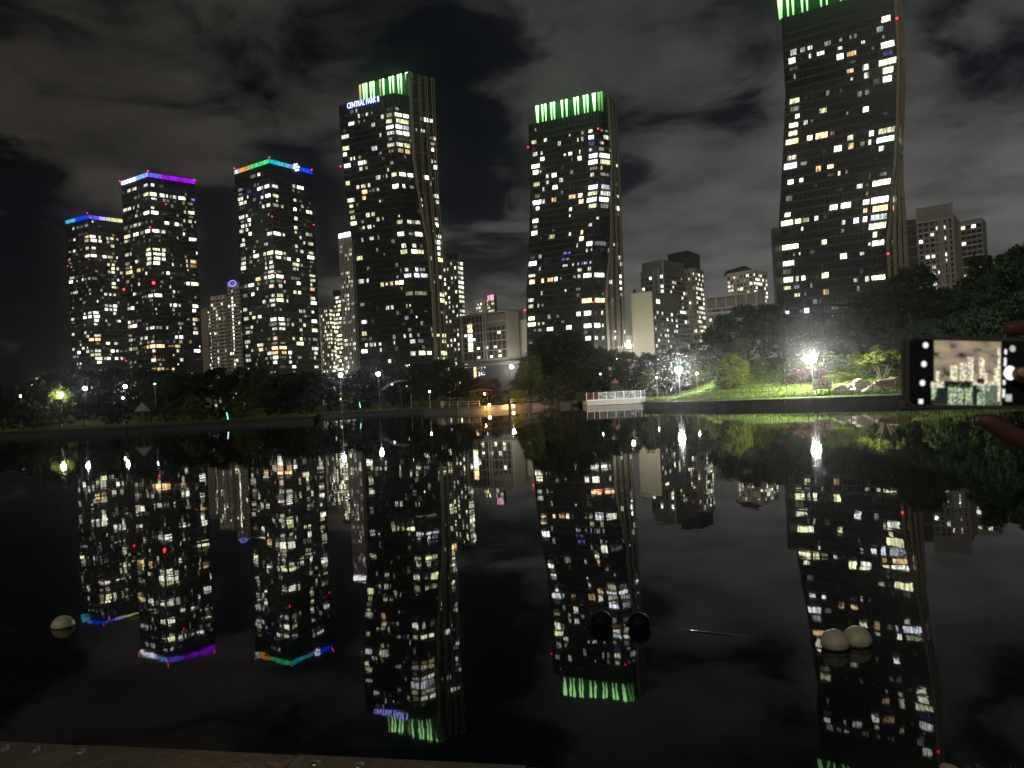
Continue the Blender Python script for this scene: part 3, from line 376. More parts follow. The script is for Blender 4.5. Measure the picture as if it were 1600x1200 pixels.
 win='''0 41 64 125 219 w2;0 41 158 202 170 w2;0 41 226 269 145 w2;0 40 38 111 220 w3;0 39 46 125 145 w0;0 40 231 255 170 w2;0 40 304 377 145 w2;
0 39 478 541 219 w3;0 39 567 652 170 o2;0 40 491 534 110 w2;0 40 697 729 110 w2;0 39 782 801 110 w1;0 42 874 953 219 w3;0 39 856 976 220 w3;
0 37 832 988 219 y3;0 36 867 964 220 w3;0 35 869 949 219 w3;0 38 869 954 145 b1;0 40 873 893 110 w1;0 37 698 754 219 w2;0 36 710 754 219 w2;
0 37 560 621 145 o2;0 38 569 642 110 w0;0 36 594 615 110 w2;0 35 32 135 194 y2;0 34 49 134 170 w1;0 33 321 388 170 y2;0 33 97 141 170 w3;
0 32 41 132 170 y3;0 32 179 217 170 w2;0 32 244 270 110 w1;0 32 709 759 194 w3;0 32 566 584 121 w1;0 31 876 925 110 w0;0 31 41 126 170 w3;
0 30 14 140 194 o3;0 30 215 267 194 w3;0 30 293 407 220 o3;0 30 426 469 145 o1;0 29 582 632 194 w2;0 28 467 538 219 w3;0 28 593 640 219 o2;
0 29 769 809 194 w3;0 29 844 988 194 y2;0 28 765 791 194 w2;0 28 698 736 145 w1;0 28 832 988 194 c3;0 27 859 903 185 w3;0 28 41 126 170 w2;
0 35 251 270 110 w0;0 35 185 205 110 w0;1 28 115 788 177 c2;1 29 99 434 177 y2;1 40 459 866 177 c0;1 35 702 988 220 c0;0 27 12 137 220 c3;
0 27 162 226 128 w1;0 26 314 360 214 o2;0 26 413 475 143 o3;0 25 582 607 143 w1;0 25 423 487 110 w0;0 25 55 113 179 w3;0 25 166 203 143 w3;
0 23 695 750 163 w2;0 23 779 798 110 w1;0 23 829 988 204 y3;0 22 785 804 143 w1;0 21 470 542 194 y3;0 21 567 664 204 w3;0 21 765 824 179 y3;
0 21 834 988 220 w3;0 20 852 988 204 o3;0 20 773 808 163 o2;0 19 838 988 204 c2;0 18 830 988 214 y3;0 21 45 108 163 w3;0 20 12 134 194 y3;
0 20 149 209 179 y3;0 20 219 285 153 y2;0 20 335 370 179 w3;0 20 420 461 110 w0;0 19 584 619 163 c2;0 19 692 739 194 c3;0 19 775 813 204 c3;
0 19 207 229 143 w2;0 18 585 611 143 o1;0 17 876 920 204 y2;0 18 778 797 110 w0;0 16 873 988 194 w3;0 16 844 864 110 w2;0 17 12 138 194 y3;
0 17 134 183 179 w3;0 17 405 462 179 y3;0 15 582 648 204 c3;0 15 764 806 110 c2;0 16 299 348 143 w0;0 16 189 209 110 w2;0 16 129 149 110 w1;
0 15 12 143 194 w3;0 14 12 106 163 y1;0 13 12 132 204 y3;0 13 154 181 194 w2;0 13 205 247 179 w3;0 13 404 469 204 y3;0 12 698 734 128 y2;
0 12 857 983 163 y3;0 12 12 105 128 y2;0 12 136 188 128 c1;0 11 410 468 194 o2;0 11 137 191 128 y2;0 11 234 254 110 w1;1 21 139 414 220 w3;
1 20 98 304 186 o2;1 16 306 357 186 w1;0 9 27 88 128 c2;0 9 226 274 179 c3;0 9 183 225 110 c1;0 9 486 540 110 c1;0 10 882 950 110 c1;
0 8 482 511 110 c2;'''),
}
def ix(e, z):
    e = sorted(e, key=lambda a: a[1])
    if z <= e[0][1]: return e[0][0]
    if z >= e[-1][1]:
        (x0, z0), (x1, z1) = e[-2], e[-1]
        return x1+(x1-x0)/(z1-z0)*(z-z1)*.6
    for (x0, z0), (x1, z1) in zip(e, e[1:]):
        if z0 <= z <= z1: return x0+(x1-x0)*(z-z0)/max(z1-z0, 1e-6)
class Face:   # a leaning facade between two edges
    def __init__(s, ea, da, eb, db): s.a, s.da, s.b, s.db = ea, da, eb, db
    def pt(s, u, z, off=0.):
        xa, xb = ix(s.a, z), ix(s.b, z); t = Vector((xb-xa, s.db-s.da, 0)); n = Vector((t.y, -t.x, 0)).normalized()
        return Vector((xa, s.da, z)) + t*u + n*off
    def width(s, z): return Vector((ix(s.b, z)-ix(s.a, z), s.db-s.da)).length
def slab(face, u0, u1, z0, z1, o0, o1):
    P = face.pt
    v = [P(u0, z0, o0), P(u1, z0, o0), P(u1, z1, o0), P(u0, z1, o0), P(u0, z0, o1), P(u1, z0, o1), P(u1, z1, o1), P(u0, z1, o1)]
    return v, [(4, 5, 6, 7), (0, 1, 5, 4), (1, 2, 6, 5), (2, 3, 7, 6), (3, 0, 4, 7), (3, 2, 1, 0)]
def vbar(mb, face, u, w_, zs, o0, o1):
    v = []; f = []
    for z in zs:
        du = w_/face.width(z)/2
        v += [face.pt(u-du, z, o0), face.pt(u-du, z, o1), face.pt(u+du, z, o1), face.pt(u+du, z, o0)]
    for i in range(len(zs)-1):
        for k in range(3): f.append((i*4+k, i*4+k+1, i*4+k+5, i*4+k+4))
    f.append((0, 1, 2, 3)); f.append(tuple(len(v)-4+k for k in (3, 2, 1, 0)))
    mb.add(v, f)
def prism(polys, zs):   # polys: list of rings, one per level
    n = len(polys[0]); v = [p for r_ in polys for p in r_]; f = []
    for i in range(len(zs)-1):
        for k in range(n): f.append((i*n+k, i*n+(k+1) % n, (i+1)*n+(k+1) % n, (i+1)*n+k))
    f.append(tuple(range(n))[::-1]); f.append(tuple((len(zs)-1)*n+k for k in range(n)))
    return v, f
def text_mesh(name, body, size, mat, parent, M, extrude=.02):
    cu = bpy.data.curves.new(name, 'FONT'); cu.body = body; cu.size = size; cu.extrude = extrude; cu.align_x = 'LEFT'; cu.resolution_u = 3
    tmp = bpy.data.objects.new(name+'_curve', cu); C.objects.link(tmp)
    dg = bpy.context.evaluated_depsgraph_get(); me = bpy.data.meshes.new_from_object(tmp.evaluated_get(dg))
    bpy.data.objects.remove(tmp); me.materials.clear(); me.materials.append(mat); me.transform(M)
    return link(bpy.data.objects.new(name, me), parent)

def make_tower(key, name, label, ztop, nfl_glass, zlat=None, bay=1.55, dim=0):
    T = TOWER[key]; E = T['edges']; D = T['D']; fh, off = T['fh'], T['off']
    nE = len(E); root = empty(name, (ix(E[1], 2), D[1], 1.0)); tag(root, label, 'tower', 'glass towers of the skyline')
    inv = Matrix.Translation(-root.location)
    faces = [Face(E[i], D[i], E[i+1], D[i+1]) for i in range(nE-1)]
    P = lambda i, z: Vector((ix(E[i], z), D[i], z))
    zs = sorted({0.9, ztop} | {round(z, 1) for e in E for _, z in e if 2 < z < ztop-1})
    def part(nm, v, f, mat, par=root, kind=None):
        o = mobj(nm, [Vector(a) - root.location for a in v], f, mat, par)
        if kind: o['kind'] = kind
        return o
    last = nfl_glass      # index of last glass edge
    rings = []
    for z in zs:
        g = [P(i, z) for i in range(last+1)]
        if last == 1: bk = (P(2, z)-P(1, z))*.97; g += [g[1]+bk, g[0]+bk]
        else: g.append(g[0]+g[-1]-g[1])
        rings.append(g)
    part('glass_body', *prism(rings, zs), GLASS)
    if zlat:
        c, d_ = last, last+1; zz = sorted({0.9, zlat} | set(zs)); rg = []
        for z in zz:
            a, b = P(c, z), P(d_, z); t = (b-a).normalized(); bk = Vector((-t.y, t.x, 0))*9.
            rg.append([a+t*.06, b, b+bk, a+t*.06+bk])
        part('lattice_wing', *prism(rg, zz), pmat('lattice_infill', (.022, .021, .017), .6, 0, .3, .4))
    # storeys: spandrel bands and mullions
    sb, ml = MB(), MB(); ks = range(int((6-off)/fh), int((ztop-off)/fh))
    for fi, fc in enumerate(faces[:last]):
        for k in ks:
            z = off+fh*k; sb.add(*slab(fc, .0, 1., z-fh*.5-.32, z-fh*.5+.32, .0, .14))
        n = max(3, int(fc.width(60)/bay))
        for j in range(n+1): vbar(ml, fc, j/n, .12 if 0 < j < n else .35, zs, .0, .17)
    part('spandrel_band', sb.v, sb.f, SPAN, kind='stuff'); part('mullion', ml.v, ml.f, MULL, kind='stuff')
    # lit rooms, one pane each
    seen = set()
    for s in T['win'].replace('\n', '').split(';'):
        if not s: continue
        fi, k, u0, u1, hh, code = s.split(); fi, k, u0, u1, hh = int(fi), int(k), int(u0)/1000, int(u1)/1000, int(hh)/100
        key_ = (fi, k, round((u0+u1)*8))
        if key_ in seen: k += 1
        seen.add((fi, k, round((u0+u1)*8)))
        uc, uw = (u0+u1)/2, (u1-u0)*.46; u0, u1 = uc-uw, uc+uw; hh *= .92
        z = off+fh*k+.05
        if z+hh/2 > (zlat or ztop)-1: continue
        part('window', *slab(faces[fi], u0, u1, z-hh/2, z+hh/2, .03, .10 if fi < last else .12), wmat(code))
    rw = random.Random('dim'+key); occ = {}
    for s in T['win'].replace('\n', '').split(';'):
        if s: q = s.split(); occ.setdefault((int(q[0]), int(q[1])), []).append((int(q[2])/1000, int(q[3])/1000))
    for _ in range(dim):     # rooms with only a faint lamp on
        fi = rw.randrange(last); k = rw.randrange(ks[0]+7, ks[-1]-1); u = rw.uniform(.03, .95); wd = rw.choice((.7, .9, 1.3, 2.))/faces[fi].width(60); z = off+fh*k; hh = rw.choice((1.2, 1.5, 1.8))
        if any(a-.01 < u+wd and b+.01 > u for a, b in occ.get((fi, k), ())): continue
        occ.setdefault((fi, k), []).append((u, u+wd))
        part('window', *slab(faces[fi], u, min(u+wd, .985), z-hh/2, z+hh/2, .03, .10), wmat(rw.choice(('w0', 'w1', 'y0', 'w1', 'y1', 'c0', 'c1', 'w1', 'y1', 'w2'))))
    if zlat:   # stone pier and fins with staggered cross bars
        fc = faces[last]
        zz = sorted({1.0, zlat+.3} | set(zs)); pier = MB(); vbar(pier, Face(E[last], D[last], E[last+1], D[last+1]), .055, 1.5, zz, -.4, .5); part('stone_pier', pier.v, pier.f, STONE)
        W0 = fc.width(zlat)
        for m_, dist in enumerate((.35, 1.7, 4.2, 5.3, 8.0, 9.1)):
            pts = [z for z in np.arange(2, zlat+.1, 4.) if fc.width(z)-dist > 1.5]
            if len(pts) < 2: continue
            fn = MB(); v = []; f = []
            for z in pts+[zlat]:
                u = 1-dist/fc.width(z); du = .12/fc.width(z)
                v += [fc.pt(u-du, z, 0), fc.pt(u-du, z, .6), fc.pt(u+du, z, .6), fc.pt(u+du, z, 0)]
            for i in range(len(pts)):
                for q in range(3): f.append((i*4+q, i*4+q+1, i*4+q+5, i*4+q+4))
            part('fin', v, f, STONE)
        rnd = random.Random(key); z = 8.
        while z < zlat-3:
            for (a, b) in ((0.10, .55), (.5, 1.06)):
                zz_ = z+rnd.choice((0, fh, -fh)); part('cross_bar', *slab(fc, a, b, zz_-.12, zz_+.12, .1, .5), STONE)
            z += fh*4
    return root, faces, part

# beacon lights
def beacon(part, px, py, D, r_=.55):
    b = MB(); b.sphere(at(px, py, D-1.2), r_, 6); part('beacon', b.v, b.f, RED)

TW = {}
for key, nm, lab, ztop, lastg, zlat, bay in (
    ('T1', 'apartment_tower', 'dark glass tower topped by a blue and pale yellow light strip, leftmost of the skyline', 155.2, 2, None, 1.9),
    ('T2', 'apartment_tower', 'dark glass tower topped by a white and purple light strip, second from the left', 143.9, 2, None, 1.7),
    ('T3', 'apartment_tower', 'dark glass tower topped by a rainbow light strip and white emblem', 150.4, 2, None, 1.7),
    ('T5', 'apartment_tower', 'tall leaning glass tower with blue lettered rooftop sign and green lit crown', 155.4, 2, 167.5, 1.55),
    ('T6', 'apartment_tower', 'tapering glass tower with green lit crown in the middle of the skyline', 136.2, 2, 145., 1.55),
    ('T7', 'apartment_tower', 'largest glass tower at right with green lit crown cut off by the top edge', 136.6, 1, 137.5, 1.5)):
    TW[key] = make_tower(key, nm, lab, ztop, lastg, zlat, bay, {'T1': 120, 'T2': 95, 'T3': 75, 'T5': 40, 'T6': 40, 'T7': 40}[key])

# rainbow strips on the roof edges of the three left towers
def strip(key, fi, cols, z0, z1, texture=1):
    root, faces, part = TW[key]; q = []
    for j in range(len(cols)*3):      # neighbouring colours blend
        x = (j+.5)/3-.5; a = max(0, min(len(cols)-1, int(math.floor(x)))); b = min(len(cols)-1, a+1); f_ = min(1, max(0, x-a)); q.append(tuple(round((c0*(1-f_)+c1*f_)*24)/24 for c0, c1 in zip(cols[a], cols[b])))
    cols = q; n = len(cols)
    for j, c in enumerate(cols):
        part('light_strip', *slab(faces[fi], j/n+.0005, (j+1)/n-.0005, z0, z1, .05, .55), emat('led_%02x%02x%02x' % tuple(int(q*255) for q in c), c, 1.25, .55, .9))
BL, PU, VI, GR, TE, CY, LB, OR, YE, WB, LA, PY = (.02, .03, 1), (.36, 0, .95), (.12, .10, .95), (.03, .62, .22), (.02, .50, .55), (.10, .50, .75), (.22, .38, .9), (.85, .33, .06), (.62, .62, .10), (.62, .72, .95), (.42, .40, .9), (.78, .80, .35)
strip('T1', 0, [TE, CY, CY, BL, BL, BL, BL], 152.7, 155.3)
strip('T1', 1, [VI, VI, VI, LA, LA, PY, PY, PY, PY], 152.7, 155.3)
strip('T2', 0, [WB, WB, WB, WB, LB, LB, LB], 141.8, 144.1)
strip('T2', 1, [VI, VI, PU, PU, PU, PU, PU, PU], 141.8, 144.1)
strip('T3', 0, [WB, OR, OR, YE, GR, GR, GR, GR], 148.3, 150.6)
strip('T3', 1, [TE, TE, CY, CY, LB, BL, BL, BL, BL], 148.3, 150.6)
SIGNW = emat('sign_white_led', (.85, .88, 1), 3.5); SIGNB = emat('sign_blue_led', (.33, .36, 1), 4.5)
def sign_on(key, fi, u, z, body, size, mat, off, squash=1.):
    root, faces, part = TW[key]; fc = faces[fi]; a, b = fc.pt(u, z, off), fc.pt(u+.1, z, off); ex = (b-a).normalized(); ez = Vector((0, 0, 1)); n = ex.cross(ez)
    o = a-root.location
    M = Matrix(((ex.x*squash, 0, n.x, o.x), (ex.y*squash, 0, n.y, o.y), (ex.z*squash, 1, n.z, o.z), (0, 0, 0, 1)))
    return text_mesh('rooftop_sign', body, size, mat, root, M, .12)
sign_on('T2', 0, .06, 141.6, 'CENTRAL PARK I', 2.7, SIGNW, .75, .70)
sign_on('T5', 0, .16, 152.6, 'CENTRAL PARK II', 4.0, SIGNB, .7, .62)
# emblem of white petals on the rainbow tower
root, faces, part = TW['T3']
for k in range(6):
    a = k*math.pi/3+.3; b = MB(); c = faces[1].pt(.60+.055*math.cos(a), 149.6+1.9*math.sin(a), 1.0); b.sphere(c, .62, 6); part('emblem_petal', b.v, b.f, SIGNW)
b = MB(); b.sphere(faces[1].pt(.60, 149.6, .9), .5, 6); part('emblem_petal', b.v, b.f, SIGNW)
for key, px, py, D in (('T3', 366, 263, 476), ('T3', 421, 246, 457), ('T3', 487, 265, 483), ('T3', 425, 338, 457), ('T3', 490, 351, 482), ('T3', 430, 426, 456), ('T3', 434, 546, 456),
                       ('T2', 187, 283, 466), ('T2', 231, 267, 451), ('T2', 304, 281, 470), ('T2', 234.5, 355, 450), ('T2', 240, 442, 450), ('T2', 259, 319, 456), ('T2', 242, 558, 450),
                       ('T1', 136.5, 333, 583), ('T1', 105.5, 416, 596), ('T1', 193.5, 452, 596), ('T1', 197, 564, 596),
                       ('T5', 532, 260, 391), ('T6', 825, 230, 378), ('T6', 934.5, 201, 364), ('T6', 926, 472, 363.5), ('T7', 1401.5, 28.5, 262), ('T7', 1387.5, 396.5, 261)):
    beacon(TW[key][2], px, py, D, .85 if (px, py) in ((240, 442), (193.5, 452)) else .36)
# green lit crowns: bright light fins, their glow on the screen wall painted as emission
GFIN = emat('crown_fin_light', (.46, 1., .38), 2.7, 0, .5, True, (.35, 1.7)); GFIN2 = emat('crown_fin_light_dim', (.30, .85, .22), .8, 0, .5, False, (.4, 1.4)); YFIN = emat('crown_fin_light_yellow', (.9, .75, .25), .8, 0, .5, False, (.4, 1.4))
GSCR = emat('crown_painted_glow', (.02, .20, .04), .55, 0, .25, False, (.25, 1.5))
def crown(key, a, b, z0, z1, fins, ret=6.):
    root, faces, part = TW[key]; a = Vector(a); b = Vector(b); fc = Face([(a.x, z0), (a.x, z1)], a.y, [(b.x, z0), (b.x, z1)], b.y)
    part('crown_screen', *slab(fc, 0, 1, z0, z1, -.3, 0), GSCR)
    n = Vector(((b-a).y, -(b-a).x, 0)).normalized()
    side = Face([(a.x-n.x*ret, z0), (a.x-n.x*ret, z1)], a.y-n.y*ret, [(a.x, z0), (a.x, z1)], a.y); part('crown_return', *slab(side, 0, .97, z0, z1-.2, -.3, 0), DARK)
    for px, wd, m, zf in fins:
        d_ = ray(px, 150); # where the line of sight to this fin meets the screen
        u = ((a.x*d_.y-a.y*d_.x)/((a.x-b.x)*d_.y-(a.y-b.y)*d_.x)); du = wd/(b-a).length/2
        P = fc.pt; zb = z0+.2+(z1-z0)*zf
        v = [P(u-du*.45, zb, .02), P(u+du*.45, zb, .02), P(u+du, z1+.5, .02), P(u-du, z1+.5, .02), P(u-du*.45, zb, .3), P(u+du*.45, zb, .3), P(u+du, z1+.5, .3), P(u-du, z1+.5, .3)]
        part('light_fin', v, [(4, 5, 6, 7), (0, 1, 5, 4), (1, 2, 6, 5), (2, 3, 7, 6), (3, 0, 4, 7)], m)
crown('T5', at(562, 140, 400), at(643.5, 112, 386), 154.5, 168., [(563.5, 1.2, YFIN, 0), (568.8, .9, GFIN, .1), (573, 1.1, GFIN, .1), (580, 1., GFIN, .1), (584.5, 1., GFIN, .1), (595, .9, YFIN, .2), (600, 1., GFIN, .2), (610.5, 1., GFIN, .3), (615.5, 1.1, GFIN, .3), (623.5, 1., GFIN, .3), (628, 1., GFIN, .25), (637.5, 1.8, GFIN, .1), (641, 1.2, GFIN2, 0)])
crown('T6', at(836, 170, 382), at(942, 145, 367), 136.0, 145.6, [(838.5, 1.8, GFIN, 0), (846.5, 1., GFIN, .05), (851.5, 1., GFIN, .05), (860.5, 1., GFIN, .05), (865, 1., GFIN, .05), (877.5, 1.1, GFIN, .05), (884.5, 1.1, GFIN, .05), (897.5, 1., GFIN, .05), (902.5, 1., GFIN, .05), (912.5, 1., GFIN, .05), (917.5, 1., GFIN, .05), (928, 1.8, GFIN, .05), (935.5, 1.4, GFIN2, 0), (940, .8, GFIN2, 0)])
crown('T7', at(1221.5, 20, 282.2), at(1401, 0, 262.3), 136.2, 149.5, [(1226.5, 2.4, GFIN, 0), (1238.5, 1.2, GFIN, 0), (1246.7, 1.2, GFIN, 0), (1261, 1.2, GFIN, 0), (1269, 1.1, GFIN, 0), (1291, 1.2, GFIN, 0), (1300, 1.2, GFIN, 0), (1322, 1.2, GFIN, 0), (1328.5, 1.1, GFIN, 0), (1350, 1.2, GFIN, 0), (1358, 1.2, GFIN, 0), (1378, 1.2, GFIN, 0), (1385, 1.2, GFIN, 0), (1397, 2., GFIN, 0)])
# low wing at the foot of the largest tower
def px_box(name, label, A, B, Cc, D, zbot, wall, cat='building', group=None, root=None, pname='wall'):
    """box seen by its left face AB and right face BC; px points of the roof line, depths D"""
    a, b, c = (at(*p, d_) for p, d_ in zip((A, B, Cc), D)); zt = b.z
    if root is None:
        root = empty(name, (b.x, b.y, 1.)); tag(root, label, cat, group)
    e = a+c-b; rings = [[Vector((p.x, p.y, z)) for p in (a, b, c, e)] for z in (zbot, zt)]
    def part(nm, v, f, mat, par=None, kind=None):
        o = mobj(nm, [Vector(q)-root.location for q in v], f, mat, par or root)
        if kind: o['kind'] = kind
        return o
    part(pname, *prism(rings, (zbot, zt)), wall)
    F = [Face([(p.x, zbot), (p.x, zt)], p.y, [(q.x, zbot), (q.x, zt)], q.y) for p, q in ((a, b), (b, c))]
    return root, F, part, zt
def fill(part, F, zt, z0, fh, bay, lit, rnd, codes, skip=(.03, .97), hfrac=.55, wfrac=.62, dark=True, colprob=None, top=.6):
    """windows of one facade: unlit ones joined, every lit one a pane of its own"""
    n = max(1, round(F.width(z0)/bay)); nf = int((zt-top-z0)/fh); dk = MB(); u0, u1 = skip
    for k in range(nf):
        for j in range(n):
            p = lit*(colprob[j % len(colprob)] if colprob else 1); z = z0+fh*(k+.52)
            ua = u0+(u1-u0)*(j+.5-wfrac/2)/n; ub = u0+(u1-u0)*(j+.5+wfrac/2)/n
            if rnd.random() < p: part('window', *slab(F, ua, ub, z-fh*hfrac/2, z+fh*hfrac/2, .02, .10), wmat(rnd.choice(codes)))
            elif dark: dk.add(*slab(F, ua, ub, z-fh*hfrac/2, z+fh*hfrac/2, .0, .06))
    if dk.v: part('unlit_windows', dk.v, dk.f, DKWIN, kind='stuff')
def bands(part, F, z0, zt, step, h, mat, out=.35, name='floor_band'):
    z = z0
    while z < zt: part(name, *slab(F, -.005, 1.005, z-h/2, z+h/2, .0, out), mat); z += step
def piers(part, F, us, z0, z1, w_, mat, out=.4, name='pilaster'):
    for u in us:
        m = MB(); vbar(m, F, u, w_, [z0, z1], 0, out); part(name, m.v, m.f, mat)
WC = ['w2', 'w2', 'w3', 'y2', 'w1', 'c2', 'w2', 'y3']; WARM = ['w2', 'y2', 'w3', 'o1', 'w1', 'p2', 'y1']
root, faces, part = TW['T7']
a_, b_ = at(1208, 355, 279), at(1222, 352, 281.5)
v, f = prism([[Vector((a_.x, 279, z)), Vector((b_.x+.3, 281.8, z)), Vector((b_.x+.3, 284.5, z)), Vector((a_.x+1., 284.5, z))] for z in (1, a_.z)], (1, 2)); part('side_wing', v, f, SPAN)

rnd = random.Random(5)
# --- slim pale towers between the second and third tower
r_, F, part, zt = px_box('apartment_tower', 'plain grey beige slab tower, lowest of three beside the purple-topped tower', (312, 483), (324, 481), (329.5, 482), (640, 632, 640), 1, BROWN, 'tower')
fill(part, F[1], zt, 6, 2.9, 2.4, .5, rnd, WARM, dark=False)
r_, F, part, zt = px_box('apartment_tower', 'brown and beige striped slim tower in the middle of three pale ones', (328, 458.5), (352, 460), (356, 461), (620, 612, 624), 1, PALE, 'tower')
fill(part, F[0], zt, 4, 2.9, 3.1, .9, rnd, ['w3', 'w2', 'y2', 'w2', 'w1'], colprob=(.04, .04, .75, .08, .22, .1), skip=(.02, .98), wfrac=.8); piers(part, F[0], (.02, .3, .47, .68, .97), 1, zt, .7, STONE)
r_, F, part, zt = px_box('apartment_tower', 'slim beige tower with a bright window column and blue lit rooftop ring', (354.5, 449), (374, 447), (381, 449), (610, 600, 608), 1, PALE, 'tower')
fill(part, F[0], zt, 4, 2.9, 2.8, .95, rnd, ['w3', 'w3', 'w2', 'y3', 'p2'], colprob=(.05, .06, .9, .12), skip=(.02, .98), wfrac=.9); fill(part, F[1], zt, 4, 2.9, 3, .2, rnd, WARM)
piers(part, F[0], (.03, .25, .5, .76, .98), 1, zt, .7, STONE)
m = MB(); c = at(363, 443, 603); m.torus(c, 2.6, .45, (1, 0, 0), (0, .3, .95)); part('roof_ring', m.v, m.f, emat('ring_blue', (.18, .2, 1), 2.2))
m = MB(); m.box((at(364, 447, 604).x, 606, zt+2), (9, 6, 4)); part('roof_house', m.v, m.f, PALE)
# --- between the third tower and the lettered tower
r_, F, part, zt = px_box('apartment_tower', 'warm window-dotted apartment block just right of the rainbow-topped tower', (498, 483), (514, 479), (523, 482), (560, 548, 556), 1, BROWN, 'tower')
fill(part, F[0], zt, 4, 2.9, 2.6, .42, rnd, WARM+['w2']); fill(part, F[1], zt, 4, 2.9, 2.4, .75, rnd, ['w3', 'y2', 'w2', 'y3'])
piers(part, F[0], (.1,), 1, zt-4, 1.2, WHITEP)
r_, F, part, zt = px_box('apartment_tower', 'narrow tower with green tinted top beside the striped tower', (521.5, 462), (532, 459), (537, 461), (530, 524, 530), 1, BROWN, 'tower')
fill(part, F[0], zt, 4, 2.9, 2.2, .85, rnd, ['w3', 'w2', 'y2', 'y3', 'o1'], wfrac=.8)
m = MB(); m.box((at(526, 458, 530).x, 531, zt+1.6), (5, 4, 3.4)); part('roof_house', m.v, m.f, pmat('copper_green', (.06, .14, .09), .6))
r_, F, part, zt = px_box('apartment_tower', 'slender vertically striped tower with white lit roof sign, left of the lettered tower', (530, 371), (549, 367.5), (553, 369), (500, 494, 500), 1, pmat('striped_brown', (.15, .125, .105), .8), 'tower')
fill(part, F[0], zt, 4, 2.9, 2.0, .32, rnd, ['w2', 'w1', 'w2', 'p2', 'y2', 'w3'], wfrac=.75); piers(part, F[0], [i/8 for i in range(9)], 1, zt, .38, pmat('stripe_pale', (.62, .57, .52), .8), .5, 'vertical_stripe'); piers(part, F[1], (.3, .7, 1.), 1, zt, .4, MATS['stripe_pale'], .5, 'vertical_stripe')
for j in range(5): part('sign_letter', *slab(F[0], j/5+.015, (j+.86)/5, zt-.5, zt+2.3, .3, .7), emat('roof_sign_white', (1, .95, 1), 3.2))
# --- dark tower behind the lettered tower
r_, F, part, zt = px_box('apartment_tower', 'dark apartment tower half hidden behind the right side of the lettered tower', (690, 401), (714, 404), (723, 408), (470, 462, 468), 1, GREYW, 'tower')
fill(part, F[0], zt, 4, 2.9, 2.9, .42, rnd, WC+['w1', 'w1'], wfrac=.35); fill(part, F[1], zt, 4, 2.9, 3., .8, rnd, WC, wfrac=.8)
m = MB(); m.box((at(706, 400, 470).x, 474, zt+2.4), (6.5, 6, 5)); part('roof_house', m.v, m.f, DARK)
# --- mid rise slab with blank beige gable
r_, F, part, zt = px_box('apartment_block', 'mid-rise slab with balcony bands and blank beige gable left of the middle tower', (721, 494.5), (790.5, 485.8), (808.5, 487.5), (448, 430, 438), at(791, 563, 430).z, BROWN)
zb = at(791, 560, 430).z
part('gable_wall', *slab(F[1], -.02, 1.0, zb, zt+.3, .02, .5), BEIGE)
nb = int(round((zt-zb)/5.3)); bands(part, F[0], zb, zt+.4, (zt-zb)/nb, .55, PALE, .9)
fill(part, F[0], zt, zb+.4, 2.65, 3.1, .32, rnd, ['w3', 'y2', 'w2', 'w3', 'y3'], wfrac=.6, hfrac=.5, colprob=(.8, .05, .9, .9, .1, .5, .9, .5)); fill(part, F[0], zt, zb+2., 2.65, 3.1, .0, rnd, WC)
for k, cde in enumerate(('o3', 'o3', 'c3', 'c3', 'c3', 'y3')): part('stair_window', *slab(F[0], .135, .235, zt-7.2-k*2.75, zt-4.9-k*2.75, .1, .25), wmat(cde))
piers(part, F[0], (.0, .49, .55), zb, zt, .35, PALE, 1.); part('blank_panel', *slab(F[0], .57, .985, zt-8, zt-1.2, .1, .6), BROWN)
part('podium', *slab(F[0], -.1, 1.35, 1, zb-3.5, -8, -2), pmat('podium_shadowed_glass', (.012, .013, .018), .4)); part('podium_slab', *slab(F[0], -.02, 1.3, zb-3.4, zb-2, .5, 3), GREYW)
r2, F2, part2, zt2 = px_box('', '', (808.6, 500), (823, 499), (828, 500), (442, 440, 448), zb-1, BEIGE, root=r_, pname='rear_wing')
for u, cde in ((.2, 'o3'),): part('lobby_light_column', *slab(F[0], u, u+.045, zb-10, zb-3.6, -1.5, -1.1), wmat(cde))
for k in range(16): u = .28+rnd.random()*.2; z = zb-9+rnd.random()*5; part('lobby_light', *slab(F[0], u, u+.008+.012*rnd.random(), z, z+.4+.5*rnd.random(), -1.5, -1.3), wmat(rnd.choice(('c2', 'c3', 'c1'))))
# small tower tops peeping over it
for lab, A, B, Cc, cd_ in (('pale low rooftop with warm windows over the slab, far left', (722, 488), (735, 486), (740, 487), ['w3', 'y2', 'w2']), ('cream tower top with two warm windows peeping over the slab', (743, 470), (753, 468), (757, 469), ['y3', 'w2', 'y2']),
                           ('brown tower top with pink lit lantern peeping over the slab', (760, 464), (772, 461), (776, 463), ['w2', 'p2', 'y2'])):
    r_, F, part, zt = px_box('tower_top', lab, A, B, Cc, (640, 632, 640), 1, PALE if 'brown' not in lab else BROWN, 'tower'); fill(part, F[0], zt, 60, 2.9, 2.2, .5, rnd, cd_, dark=False)
    if 'pink' in lab:
        part('lantern', *slab(F[0], .5, .95, zt-3.6, zt+.6, .1, .6), emat('lantern_pink', (1, .45, .75), 1.3)); part('lantern', *slab(F[0], .22, .36, zt-3.6, zt+.6, .1, .6), MATS['lantern_pink'])
r_, F, part, zt = px_box('slim_tower', 'slim pale tower edge with a red light just left of the middle tower', (817, 477), (821.5, 475.5), (823.5, 476), (600, 596, 600), 1, PALE, 'tower')
b = MB(); b.sphere(at(820, 484.5, 594), .7, 6); part('beacon', b.v, b.f, RED)
